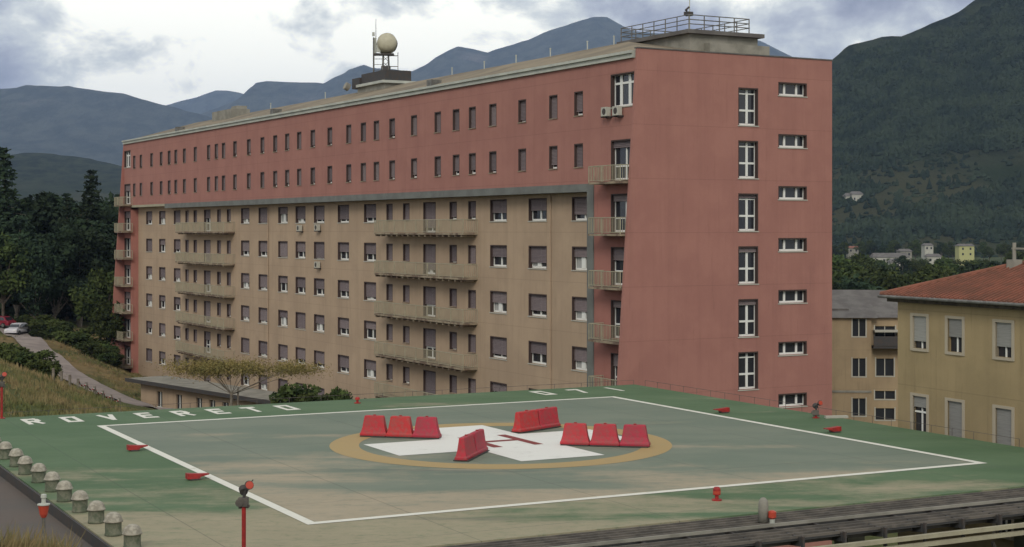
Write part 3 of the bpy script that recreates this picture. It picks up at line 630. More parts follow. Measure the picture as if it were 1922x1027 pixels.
# bollards: squat cylinders with paler domed caps along the left edge
bm = MB().lathe([(.25, 0), (.25, .06), (.235, .09), (.235, .40), (.25, .43)], 20)
cm_ = MB().lathe([(.275, .43), (.28, .46), (.255, .49), (.235, .58), (.18, .67), (.09, .72), (.0, .735)], 20)
mbody = mat('mossy_concrete', (.165, .165, .12), .95, (.09, .105, .07), 5, 1, 7, bump=.3, bscale=15); mcap = mat('pale_stone_cap', (.38, .35, .285), .9, (.22, .20, .16), 6, .9, 7, bump=.4, bscale=18)
names = ['nearest', 'second nearest', 'third nearest', 'fourth nearest', 'fifth nearest', 'sixth nearest', 'seventh nearest', 'eighth nearest', 'ninth nearest', 'tenth nearest', 'second farthest', 'farthest']
b0 = None
for k in range(12):
    if b0 is None:
        b0 = thing('bollard', '', 'bollard', (0, 0, 0)); me1 = bm.mesh('base', mbody, True); put('base', me1, b0); put('cap', cm_.mesh('cap', mcap, True), b0); o = b0
    else: o = copy_tree(b0)
    o.location = on_pad(-5.48+rs.uniform(-.05, .05), 26.9-2.08*k+rs.uniform(-.08, .08)); o.rotation_euler = (0, 0, rs.uniform(0, 6))
    o.scale = (.96, .96, .88); o['label'] = 'domed concrete bollard on the green deck edge, %s of the row' % names[k]; o['group'] = 'domed bollards along the left edge of the helipad'
# red plastic barriers
def barrier_mesh(L=1.13, slant=.17, H_=.82):
    mb = MB(); d0, d1 = .24, .10
    def ring(z, hx, hy): return [(-hx, -hy, z), (hx, -hy, z), (hx, hy, z), (-hx, hy, z)]
    lv = [ring(0, L/2, d0), ring(.10, L/2, d0), ring(.14, L/2-.03, d0-.04), ring(.34, L/2-.03-slant*.35, d0-.08), ring(H_-.03, L/2-slant, d1), ring(H_, L/2-slant-.03, d1-.02)]
    vv = [p for r_ in lv for p in r_]; fs_ = [(3, 2, 1, 0), tuple(20+i for i in range(4))]
    for k in range(5):
        for i in range(4): fs_.append((k*4+i, k*4+(i+1) % 4, (k+1)*4+(i+1) % 4, (k+1)*4+i))
    return mb.add(vv, fs_)
def capm(L, H_): return MB().tube((0, 0, H_-.005), (0, 0, H_+.035), .06, n=10)
bms = {}
def barrier(u, v, ang, L, sl, label, grp, tilt=0):
    k = (L, sl)
    if k not in bms: bms[k] = (barrier_mesh(L, sl).mesh('body', M['red']), capm(L, .82).mesh('filler_cap', M['redp']), MB().box(-L/2+.03, L/2-.03, -.30, .30, -.0, .035).mesh('foot', M['dark']))
    o = thing('road_barrier', label, 'barrier', on_pad(u, v, .02), PROT+ang, grp); bo = put('body', bms[k][0], o, (0, 0, .03)); bevel(bo, .025, 2); put('filler_cap', bms[k][1], o, (0, 0, .03)); put('foot', bms[k][2], o)
    o.rotation_euler = (0, tilt, PROT+ang); return o
def row(p, q, n, L, sl, where, grp, lab):
    d = Vector(q)-Vector(p); ang = math.atan2(-d.y, d.x)
    for i in range(n):
        c = Vector(p)+d*((i+.5)/n); barrier(c.x, c.y, ang, L, sl, '%s %s' % (lab[i], where), grp)
G = 'red plastic barriers on the helipad cross'
row((8.69, 8.3), (11.21, 10.5), 3, 1.13, .16, 'of the left-hand row of three on the ring', G, ['red plastic barrier, left one', 'red plastic barrier, middle one', 'red plastic barrier, right one'])
row((14.75, 10.4), (17.3, 9.25), 2, 1.42, .07, 'of the rear pair behind the white cross', G, ['long red plastic barrier, left one', 'long red plastic barrier, right one'])
row((14.63, 14.4), (17.38, 16.6), 3, 1.17, .16, 'of the right-hand row of three on the ring', G, ['red plastic barrier, left one', 'red plastic barrier, middle one', 'red plastic barrier, right one'])
row((9.15, 16.7), (11.1, 14.55), 2, 1.46, .10, 'of the end-on pair before the cross', G, ['red plastic barrier, nearer one', 'red plastic barrier, farther one'])
# deck lights
fl = thing('flood_light', '', 'light', (0, 0, 0))
MB().hexa([(-.35, -.14, .05), (.1, -.14, .05), (.1, .14, .05), (-.35, .14, .05)], [(-.35, -.12, .24), (.1, -.12, .2), (.1, .12, .2), (-.35, .12, .24)]).hexa([(.1, -.14, .1), (.42, -.1, .16), (.42, .1, .16), (.1, .14, .1)], [(.1, -.13, .2), (.42, -.1, .19), (.42, .1, .19), (.1, .13, .2)]).build('housing', M['redp'], fl)
MB().box(-.25, .05, -.18, .18, 0, .049).build('base', M['dark'], fl)
MB().quad((.101, -.1, .07), (.101, .1, .07), (.101, .1, .16), (.101, -.1, .16)).build('lens', M['orange'], fl)
for i, (u, v, a, lb) in enumerate(((-.6, 8.3, 0, 'low red deck light beside the left boundary line, farther of two'), (-.6, 16.3, 0, 'low red deck light beside the left boundary line, nearer of two'), (26.6, 8.3, math.pi, 'low red deck light beyond the right boundary line, farther of two'), (26.6, 16.3, math.pi, 'low red deck light beyond the right boundary line, nearer of two'))):
    o = fl if i == 0 else copy_tree(fl); o.location = on_pad(u, v, .001); o.rotation_euler = (0, 0, PROT+a); o['label'] = lb; o['group'] = 'low red lights beside the boundary lines'
def beacon(u, v, lb, hh_=.42):
    o = thing('beacon', lb, 'light', on_pad(u, v), PROT); MB().lathe([(.16, 0), (.16, .04), (.06, .06), (.06, .16), (.12, .18), (.12, hh_-.06), (.08, hh_), (0, hh_+.01)], 14).build('housing', M['redp'], o, smooth=False)
    MB().lathe([(.123, .22), (.123, hh_-.12)], 14).build('lens', M['orange'], o); return o
beacon(12.65, 27.9, 'short upright red beacon on the near margin of the green deck'); beacon(13.2, -3.3, 'small red beacon on the far margin of the deck after the lettering', .3)
def lightpost(u, v, lb, H_=2.05):
    o = thing('light_post', lb, 'light post', on_pad(u, v), 0); MB().lathe([(.16, 0), (.16, .03), (.055, .05), (.055, H_-.42)], 12).build('post', M['redp'], o)
    h_ = MB().box(-.13, .11, -.1, .1, H_-.62, H_-.40).tube((-.1, -.12, H_-.52), (-.1, .12, H_-.52), .10, n=12); h_.tube((.10, -.05, H_-.62), (.10, .05, H_-.62), .05, n=8).box(-.13, -.06, -.04, .04, H_-.68, H_-.61); h_.build('junction_box', M['rust'], o)
    l_ = MB().tube((0, -.02, H_-.26), (-.02, .12, H_-.20), .10, .13, 14).tube((.12, -.02, H_-.12), (.16, -.14, H_-.06), .08, .12, 14); l_.tube((0, 0, H_-.42), (.05, 0, H_-.15), .04, n=8); l_.tube((.16, 0, H_-.05), (.24, 0, H_+.06), .015, n=5); l_.build('lamp_head', M['dark'], o)
    MB().lathe([(.0, 0), (.1, .005), (.1, .02), (0, .025)], 14).build('lens', M['orange'], o, (.17, -.15, H_-.06)).rotation_euler = (R(70), 0, R(20)); return o
lightpost(-3.4, 30.0, 'slender red post with two lamp heads at the near left corner of the deck')
lightpost(-3.3, -4.9, 'red post with lamp heads at the far left corner of the deck')
lightpost(29.2, 11.9, 'short red light post on the right deck edge before the rose end wall', .75)
o = MB().box(-.1, .95, -.12, .12, 0, .10).build('cable_box', M['cream'], None, on_pad(29.6, 12.2, .001), R(10)); tag(o, 'long white cable box lying by the short red light post on the right deck edge', 'cable box')
# rim lights on their own poles outside the deck
def rimlight(p, zg, zt, lb, s_=1.0):
    o = thing('obstruction_light', lb, 'warning light', (p[0], p[1], zg)); H_ = zt-zg
    MB().tube((0, 0, 0), (0, 0, H_-.30), .045, n=10).build('pole', M['steel'], o)
    MB().lathe([(.06, H_-.32), (.10, H_-.24), (.14, H_-.02), (.16, H_)], 14).build('lamp', M['orange'], o)
    MB().lathe([(.165, H_+.001), (.165, H_+.03), (.06, H_+.05), (.055, H_+.17), (.08, H_+.19), (.07, H_+.27), (0, H_+.29)], 12).build('cap', M['fascia'], o); return o
q_ = W(82, 948, 41); rimlight((q_.x, q_.y), -.5, q_.z, 'orange-red lamp on a thin grey pole standing beside the asphalt ramp')
o = thing('dome_light', 'grey domed light with a red side lamp on the rim of the steel net frame', 'light', on_pad(12.0, 31.2, -.08), PROT)
MB().lathe([(.15, 0), (.15, .5), (.13, .62), (.07, .70), (0, .72)], 14).build('dome', M['conc'], o, smooth=True); MB().lathe([(.06, .15), (.12, .2), (.12, .36), (.06, .4)], 12, (.17, -.2, -.05)).build('lamp', M['orange'], o); MB().tube((.17, -.2, -.25), (.17, -.2, .1), .08, n=10).build('lamp_foot', M['fascia'], o)

# ------------------------------------------------------------ asphalt ramp beside the deck
rm = MB(); pts_ = []
for j in range(26):
    for i in range(6):
        u = -5.86-2.6*i; v = -3+2.2*j; p = pw(u, v); pts_.append((p.x, p.y, -.36))
rm.add(pts_, [(j*6+i, j*6+i+1, (j+1)*6+i+1, (j+1)*6+i) for j in range(25) for i in range(5)]); tag(rm.build('access_road', M['asph']), kind='structure')
kb = MB(); a_ = pw(U0-.02, -5); b_ = pw(U0-.02, 40); n_ = -pa*.07
kb.hexa([(*a_, -.6), (*b_, -.6), (*(b_+n_), -.6), (*(a_+n_), -.6)], [(*a_, -.03), (*b_, -.03), (*(b_+n_), -.03), (*(a_+n_), -.03)]); tag(kb.build('kerb', M['dark']), kind='structure')
#PART3
# ------------------------------------------------------------ ochre house with red tiled hip roof (right)
TR = Vector((-.413, .911)); 
C1 = W(1685, 560, 72.6)
hr = thing('house', 'ochre two-storey building with red tiled hip roof at the right edge', 'house', (C1.x, C1.y, BZ), math.atan2(-TR.y, -TR.x))
# local x runs towards the camera along the wall, local y = +90deg from it (into the house)
def hz_(y, u=0): return CH+(HY-y)/F*(72.6)
wn = []
for ux, w_ in ((1.56, .95), (3.92, .95), (6.95, .98)):
    wn.append((ux, w_, 3.18, 4.62)); wn.append((ux, w_, -.60, 1.05)); wn.append((ux, w_, -4.2, -2.6))
for ux in (9.9, 13.0, 16.0, 19.0): 
    for a_, b_ in ((3.18, 4.62), (-.6, 1.05), (-4.2, -2.6)): wn.append((ux, .95, a_, b_))
hw_ = wall_grid(0, 22, BZ, 5.55, [(u-w_/2, u+w_/2, a_, b_) for u, w_, a_, b_ in wn], .2, lambda u, d, z: (u, d, z))
hw_.quad((0, 0, BZ), (0, 7.6, BZ), (0, 7.6, 5.55), (0, 0, 5.55)); hw_.build('wall', M['ochre'], hr, (0, 0, -BZ))
ep = MB()
hrr = MB(); ov = .55; A1 = (-ov, -ov, 5.5); A2 = (22, -ov, 5.5); A3 = (22, 7.6+ov, 5.5); A4 = (-ov, 7.6+ov, 5.5); R1 = (3.7, 3.8, 6.95); R2 = (22, 3.8, 6.95)
hrr.quad(A1, A2, R2, R1).quad(A4, A1, R1).quad(A3, A4, R1, R2); hro = hrr.build('roof', M['tile'], hr, (0, 0, -BZ))
tr_ = MB()
k = -ov
while k < 22:                     # rounded tile courses running up the slope
    f_ = min(1, (k+ov)/4.25); yy = -ov+4.35*f_; zz = 5.5+1.45*f_
    tr_.tube((k, -ov-.03, 5.53), (k, yy, zz+.03), .045, n=5); k += .30
tr_.tube((-ov, -ov, 5.55), (3.7, 3.8, 7.0), .1, n=8).tube((3.7, 3.8, 7.0), (22, 3.8, 7.0), .1, n=8); tr_.build('roof_tiles', M['tile'], hro)
MB().box(-.5, 22, -.52, 7.9, 5.36, 5.47).box(-.4, 22, -.3, 0, 5.2, 5.355).build('eaves', M['bark'], hr, (0, 0, -BZ))
MB().tube((-.6, -.62, 5.44), (22, -.62, 5.44), .07, n=8).build('gutter', M['steel'], hr, (0, 0, -BZ))
MB().box(3.5, 3.95, 3.2, 3.7, 6.3, 7.15).tube((3.72, 3.45, 7.1), (3.72, 3.45, 7.9), .08).box(3.6, 4.3, 3.4, 3.5, 7.6, 7.68).build('chimney', M['conc'], hro)
for i, (u, w_, a_, b_) in enumerate(wn):
    h_ = b_-a_; p = MB().box(-w_/2, w_/2, .17, .2, 0, h_).build('window', M['glass'], hr, (u, 0, a_-BZ))
    s_ = MB(); e_ = .16; s_.box(-w_/2-e_, -w_/2, -.04, .17, -.12, h_+.12).box(w_/2, w_/2+e_, -.04, .17, -.12, h_+.12).box(-w_/2, w_/2, -.04, .17, h_, h_+.12).box(-w_/2, w_/2, -.07, .17, -.12, -.002); s_.build('frame', mat('stone_surround', (.38, .33, .25), .9) if i == 0 else bpy.data.materials['stone_surround'], p)
    fr_ = MB().box(-.03, .03, .12, .168, 0, h_).box(-w_/2, w_/2, .11, .119, h_*.55, h_*.6); fr_.build('sash', M['white'], p)
    sh = [.78, .3, .62, .55, .98, .35, .7, 1, .4][i % 9]; MB().box(-w_/2+.005, w_/2-.005, .06, .10, h_*(1-sh), h_-.002).build('roller_shutter', M['shutg'], p)
# ------------------------------------------------------------ beige block with grey roof between
C2 = W(1543, 600, 138)
h2 = thing('apartment_block', 'small beige block with grey roof between the rose end wall and the ochre house', 'building', (C2.x, C2.y, BZ), R(-4))
w2 = [(3.15, 1.1, -.75, .75), (3.15, 1.1, -4.2, -2.65), (3.15, 1.1, -7.6, -6.1)]
wall_grid(-4, 4.2, BZ, .85, [(u-w_/2, u+w_/2, a_, b_) for u, w_, a_, b_ in w2], .2, lambda u, d, z: (u, d, z)).build('wall', M['sandy'], h2, (0, 0, -BZ))
w3 = [(5.45, 1.5, -4.2, -2.7), (5.45, 1.7, -6.2, -5.5), (5.45, 1.6, -8, -7), (5.45, 1.7, -1.5, .1), (7.7, 1.3, -4.2, -2.7), (7.7, 1.3, -8, -7)]
ww = wall_grid(4.2, 10, BZ, .85, [(u-w_/2, u+w_/2, a_, b_) for u, w_, a_, b_ in w3], .2, lambda u, d, z: (u, .6+d, z)); ww.quad((4.2, 0, BZ), (4.2, 0, .85), (4.2, .6, .85), (4.2, .6, BZ)); ww.build('wall', M['sandy'], h2, (0, 0, -BZ))
for i, (u, w_, a_, b_) in enumerate(w2+w3):
    y_ = 0 if i < 3 else .6; h_ = b_-a_; p = MB().box(-w_/2, w_/2, .17, .2, 0, h_).build('window', M['glass'], h2, (u, y_, a_-BZ)); e_ = .1
    MB().box(-w_/2-e_, -w_/2, -.03, .17, -.1, h_+.1).box(w_/2, w_/2+e_, -.03, .17, -.1, h_+.1).box(-w_/2, w_/2, -.03, .17, -.1, -.002).box(-.04, .04, .1, .168, 0, h_).build('frame', M['cream'], p)
MB().add([(-5, -.4, .86), (4.7, -.4, .86), (4.7, 7, 3.0), (-5, 7, 3.0), (4.2, 7, 2.9), (10, 7, 2.9), (10, .2, .86), (4.7, .2, .86)], [(0, 1, 2, 3), (7, 6, 5, 2)]).box(-1, 2.5, 1.5, 1.8, 1.45, 1.56).build('roof', M['stone'], h2, (0, 0, -BZ))
MB().box(4.3, 9.5, -.6, .6, -1.75, -1.55).box(4.3, 9.5, -.65, -.58, -1.55, -.7).build('balcony', M['dark'], h2, (0, 0, -BZ)); MB().box(4.4, 8.5, -.7, .55, -.35, -.2).build('awning', M['cream'], h2, (0, 0, -BZ))
MB().box(-4, 4.2, -.08, -.002, -5.6, -5.42).build('string_course', M['conc'], h2, (0, 0, -BZ))
# ------------------------------------------------------------ low annex in front of the facade
a1 = Vector((-37.5, 161.5)); a2 = Vector((-15.0, 134.5)); dd = (a2-a1).normalized(); Ls = (a2-a1).length
an = thing('annex', 'low beige annex with flat grey roof at the foot of the hospital facade', 'building', (a1.x, a1.y, BZ), math.atan2(dd.y, dd.x))
ah = [(u, 1.5, -9.2, -7.6) for u in (4, 8, 12, 14.5, 17, 19.5, 23, 27)]
wall_grid(0, Ls, BZ, -7.0, [(u-.6, u+.6, a_, b_) for u, w_, a_, b_ in ah], .2, lambda u, d, z: (u, d, z)).build('wall', M['tan'], an, (0, 0, -BZ))
for u, w_, a_, b_ in ah:
    p = MB().box(-.6, .6, .17, .2, 0, b_-a_).build('window', M['glass'], an, (u, 0, a_-BZ)); MB().box(-.04, .04, .1, .168, 0, b_-a_).box(-.6, .6, .08, .16, 0, .08).build('frame', M['white'], p)
MB().box(-1.5, Ls+1, -.9, 3.6, -6.85, -6.62).build('roof', M['conc'], an, (0, 0, -BZ)); MB().box(-1.55, Ls+1.05, -.98, -.905, -6.95, -6.58).build('gutter', M['dark'], an, (0, 0, -BZ))

# ------------------------------------------------------------ trees
def leaf(mb, c, d, s_, rnd):
    a = Vector((rnd.gauss(0, 1), rnd.gauss(0, 1), rnd.gauss(0, 1))).normalized(); b_ = a.cross(d if d.length > 0 else Vector((0, 0, 1)))
    if b_.length < 1e-3: b_ = a.orthogonal()
    b_.normalize(); a = b_.cross(a).normalized() if rnd.random() < .5 else a
    mb.add([c-a*s_, c+b_*s_*.55, c+a*s_, c-b_*s_*.55], [(0, 1, 2, 3)])
def spruce_meshes(h, Rm, seed, dens=1.0):
    rnd = random.Random(seed); f = MB(); tr = MB(); tr.tube((0, 0, -1), (0, 0, h*.95), Rm*.07, .03, 8)
    z = h*.10
    while z < h*.99:
        k = z/h; r = Rm*(1-k)**.82*(.8+.35*rnd.random())+.12; nb = max(5, int(8*dens*(1-k*.5)))
        for i in range(nb):
            a = rnd.uniform(0, 2*math.pi); L = r*rnd.uniform(.65, 1.12); dr = Vector((math.cos(a), math.sin(a), 0)); n = max(3, int(L/.32))
            if k < .7 and rnd.random() < .4: tr.tube((0, 0, z), dr*L*.9+Vector((0, 0, z-.22*L)), .05, .015, 3)
            for q in range(n):
                s_ = (q+.4)/n; c = dr*(L*s_)+Vector((0, 0, z-.30*L*s_**1.4+rnd.uniform(-.08, .08)))
                for _ in range(3): leaf(f, c+Vector((rnd.gauss(0, .17), rnd.gauss(0, .17), rnd.gauss(0, .1))), dr, rnd.uniform(.22, .42)*(1.1-.4*k), rnd)
        z += h*.024*(1.0+rnd.random()*.5)
    return f, tr
def broad_meshes(h, Rm, seed, nl=3200, ls=.30, crown=.62, flat=1.0, base=None):
    rnd = random.Random(seed); f = MB(); tr = MB(); zc = h*(1-crown/2); rz_ = h*crown/2; tw_ = max(.08, h*.017)
    tr.tube((0, 0, -1), (rnd.uniform(-.3, .3), 0, h*(1-crown)), tw_*1.3, tw_, 8)
    cl_ = []
    for i in range(26):
        while True:
            v = Vector((rnd.uniform(-1, 1), rnd.uniform(-1, 1), rnd.uniform(-1, 1)))
            if .35 < v.length < 1: break
        c = Vector((v.x*Rm*.82, v.y*Rm*.82, zc+v.z*rz_*.85)); cl_.append((c, Rm*rnd.uniform(.22, .42)))
        if i % 2 == 0: tr.tube((0, 0, h*(1-crown)*.95), c, tw_*.6, .03, 5)
    for i in range(nl):
        c, r = cl_[rnd.randrange(len(cl_))]; v = Vector((rnd.gauss(0, 1), rnd.gauss(0, 1), rnd.gauss(0, 1))).normalized()*(r*rnd.uniform(.55, 1.08))
        v.z *= .75*flat; leaf(f, c+v, v, ls*rnd.uniform(.6, 1.25), rnd)
    return f, tr
PR = {}
def proto(key, fn, leafm, barkm):
    f, tr = fn(); PR[key] = (f.mesh('crown', leafm), tr.mesh('trunk', barkm))
for i, (h, r, s_) in enumerate(((20, 3.4, 1), (20, 2.9, 2), (20, 4.1, 5))): proto('s%d' % i, lambda h=h, r=r, s_=s_: spruce_meshes(h, r, s_, 1.35 if i < 2 else 2.3), M['leafd'], M['palebark'])
for i, s_ in enumerate((11, 12, 13)): proto('b%d' % i, lambda s_=s_: broad_meshes(14, 4.6, s_, 4200, .34, .72), M['leafm'], M['bark'])
for i, s_ in enumerate((21, 22)): proto('k%d' % i, lambda s_=s_: broad_meshes(14, 4.4, s_, 4600, .34, .88), M['leafd'], M['palebark'])
proto('h0', lambda: broad_meshes(2.6, 1.7, 31, 3000, .13, .95), M['leafm'], M['bark'])
proto('h1', lambda: broad_meshes(5, 1.7, 32, 2600, .17, .93), M['leafm'], M['bark'])
hts = {'s': 20, 'b': 14, 'k': 14}
def tree(key, x, y, zg, ztop, label, grp=None, name=None, wide=1.0, hb=None):
    H0 = {'s': 20, 'b': 14, 'k': 14, 'h': 2.6 if key == 'h0' else 5}[key[0]]; k = (ztop-zg)/H0
    nm = name or {'s': 'spruce_tree', 'b': 'broadleaf_tree', 'k': 'broadleaf_tree', 'h': 'bush'}[key[0]]
    o = thing(nm, label, 'bush' if key[0] == 'h' else 'tree', (x, y, zg), rs.uniform(0, 6.28), grp)
    o.scale = (k*wide, k*wide, k); put('crown', PR[key][0], o); put('trunk', PR[key][1], o); return o
def treepx(key, px, ytop, Z, label, grp=None, **kw):
    x = (px-CX)/F*Z; return tree(key, x, Z, h1(x, Z)-.3, CH+(HY-ytop)/F*Z, label, grp, **kw)
FG = 'dark trees of the wood left of the hospital'
for key, px, yt, Z, lb, wd in (
    ('s2', 8, 268, 222, 'tall dark conifer cut off by the left edge of the photo', 1.25),
    ('s2', 171, 312, 236, 'tallest pointed spruce standing just left of the hospital', 1.3),
    ('s2', 126, 357, 240, 'pointed spruce with its tip left of the tallest spruce', 1.35),
    ('k0', 86, 348, 232, 'round-topped dark tree in the middle of the wood', 1.0),
    ('s2', 48, 365, 226, 'slim dark conifer beside the tree at the left edge', 1.1),
    ('k1', 148, 405, 222, 'broad dark tree in front of the tallest spruce', 1.0),
    ('k0', 32, 395, 214, 'broad dark tree above the parked cars', 1.0),
    ('k1', 104, 415, 216, 'dark tree with pale trunk above the bend of the road', .95),
    ('b0', 188, 505, 205, 'lighter green rounded tree against the hospital corner', .95),
    ('b1', 205, 560, 203, 'small green tree touching the foot of the hospital corner', .9),
    ('k0', 200, 385, 246, 'dark tree half hidden behind the hospital balconies', 1.1),
    ('b2', 6, 440, 210, 'olive green tree at the left edge behind the red car', .9),
    ('k1', 66, 440, 212, 'dark leafy tree directly behind the silver car', .9)):
    treepx(key, px, yt, Z, lb, FG, wide=wd)
rt = random.Random(11)
for i in range(34):
    px = rt.uniform(-60, 232); Z = rt.uniform(225, 290)
    treepx(rt.choice(['s0', 's1', 's2', 'k0', 'k1', 'k0']), px, rt.uniform(352, 410), Z, 'dark tree in the back rows of the wood left of the hospital', 'back rows of the wood left of the hospital', wide=1.15)
for i in range(22):
    treepx(rt.choice(['h0', 'h1', 'h1']), 64+i*7+rt.uniform(-4, 4), 592+i*3.2+rt.uniform(-8, 4), 212-i*.8+rt.uniform(-3, 3), 'low bush in the undergrowth at the foot of the dark wood', 'undergrowth bushes below the dark wood', wide=1.9)
# right-hand valley trees
for i in range(96):
    bk = i >= 50; Z = rt.uniform(840, 893) if bk else rt.uniform(260, 600); px = rt.uniform(1500, 2080) if rt.random() < .6 else rt.uniform(1560, 1860); x = (px-CX)/F*Z; zg = h1(x, Z)
    py_ = rt.uniform(448, 464) if bk else rt.uniform(490, 516)-(16 if rt.random() < .2 else 0)
    tree(rt.choice(['b0', 'b1', 'b2', 'b0', 'k0', 's1']), x, Z, zg-.3, CH+(HY-py_)/F*Z, 'small far tree along the foot of the wooded mountain' if bk else 'mid-distance green tree before the far valley houses', 'far trees at the mountain foot' if bk else 'mid-distance trees on the valley floor at the right', wide=1.1 if not bk else 1.0)
for i, (px, yt, Z, key, lb) in enumerate(((1600, 508, 235, 'k1', 'dark green rounded tree behind the grey roof, next to the end wall'), (1650, 500, 260, 'b1', 'olive green tree between the grey roof and the red roof'), (1580, 478, 330, 'b0', 'tall green tree close to the right corner of the end wall'), (1772, 484, 380, 'b2', 'green tree rising over the red roof, left of the yellow house'), (1862, 484, 360, 'k0', 'dark green tree over the red roof ridge, right of the yellow house'), (1905, 470, 400, 'b1', 'green tree at the right edge above the chimney'))):
    treepx(key, px, yt, Z, lb, 'nearer valley trees at the right', wide=1.25)
for i in range(26):
    px = 1566+i*11.5+rt.uniform(-5, 5); Z = rt.uniform(560, 632); x = (px-CX)/F*Z; tree(rt.choice(['b0', 'b1', 'b2']), x, Z, h1(x, Z)-.3, CH+(HY-rt.uniform(480, 495))/F*Z, 'bushy tree screening the foot of the far valley houses', 'trees in front of the far valley houses', wide=1.05)
# thin umbrella tree and shrubs in front of the facade
rnd = random.Random(5); f = MB(); tr = MB(); Zu = 118; base = h1(W(432, 700, Zu).x, Zu)
zc = CH+(HY-697)/F*Zu-base; tr.tube((0, 0, -.5), (.1, 0, zc-1.6), .14, .10, 8).tube((.5, .2, -.5), (.55, .2, zc-1.2), .09, .06, 6)
for i in range(17):
    a = rnd.uniform(-1, 1); ex = Vector((a*5.6, rnd.uniform(-1.3, 1.3), zc+.25-.12*abs(a)+rnd.uniform(-.25, .35))); tr.tube((.1, 0, zc-1.7), ex, .03, .01, 5)
    for k in range(900):
        v = Vector((rnd.gauss(0, .8), rnd.gauss(0, .6), rnd.gauss(0, .26))); leaf(f, ex+v, v, rnd.uniform(.035, .085), rnd)
p = W(432, 700, Zu); o = thing('umbrella_tree', 'thin umbrella-shaped tree with sparse yellowish crown before the beige facade', 'tree', (p.x, p.y, base)); f.build('crown', M['leafb'], o); tr.build('trunk', M['palebark'], o)
for px, yt, Z, lb, wd, key in ((575, 704, 104, 'dense dark green bush left of the middle, behind the far deck edge', 1.3, 'h1'), (606, 722, 102, 'rounded green bush beside the dense one behind the deck', 1.3, 'h1'), (634, 712, 101, 'thin twiggy shrub at the right end of the bushes behind the deck', .7, 'h1'), (552, 728, 106, 'low bush at the left end of the bushes behind the deck', 1.2, 'h0')):
    x = (px-CX)/F*Z; zt = CH+(HY-yt)/F*Z; tree(key, x, Z, zt-4.6, zt, lb, 'bushes behind the far deck edge', wide=wd*(1 if key == 'h1' else .5))
for px, yt, Z, wd, lb in ((20, 650, 118, 1.5, 'green bush on the grassy bank at the left edge'), (52, 655, 118, 1.5, 'green bush on the bank beside the road, nearest its left edge'), (78, 672, 116, 1.1, 'smaller bush on the bank where the road narrows'), (-15, 640, 120, 1.5, 'green bush cut by the left photo edge')):
    x = (px-CX)/F*Z; zt = CH+(HY-yt)/F*Z; tree('h0', x, Z, zt-2.2, zt, lb, 'bushes on the left bank', wide=wd)
# ------------------------------------------------------------ grass (stuff)
g = MB(); rg_ = random.Random(9)
pts2 = []
for i in range(9000): px = rg_.uniform(-60, 330); Z = rg_.uniform(76, 112) if rg_.random() < .6 else rg_.uniform(150, 200); pts2.append(((px-CX)/F*Z, Z, rg_.uniform(.2, .5)))
for i in range(9000):
    Z = rg_.uniform(17, 42); px = rg_.uniform(-80, 110)+(42-Z)*.3; pts2.append(((px-CX)/F*Z, Z, rg_.uniform(.15, .6)*(.5+Z/60)))
arr = np.array(pts2); hz2 = hgt(arr[:, 0], arr[:, 1])
for (x, y, hh_), z in zip(pts2, hz2):
    rel = Vector((x, y))-PA; u = rel.dot(pa); v = rel.dot(pb)
    if u > -6.5 and -6 < v < 45: continue
    if -19 < u <= -5.8 and v > -3.5: 
        if z < -.45: continue
    if y > 140 and min((Vector((x, y))-q).length for q in rp) < 4: continue
    wd = (.012 if y < 60 else .035)*rg_.uniform(.7, 1.5); a = rg_.uniform(0, 3.14); lx, ly = rg_.gauss(0, .18)*hh_, rg_.gauss(0, .18)*hh_
    for k in range(3):
        ox, oy = rg_.gauss(0, .08), rg_.gauss(0, .08); g.add([(x+ox-wd*math.cos(a), y+oy-wd*math.sin(a), z-.05), (x+ox+wd*math.cos(a), y+oy+wd*math.sin(a), z-.05), (x+ox+lx*(k+1)*.7, y+oy+ly, z+hh_*rg_.uniform(.6, 1))], [(0, 1, 2)])
tag(g.build('grass', M['drygrass']), 'dry yellow-green grass tufts on the banks left of the helipad', 'grass', kind='stuff')
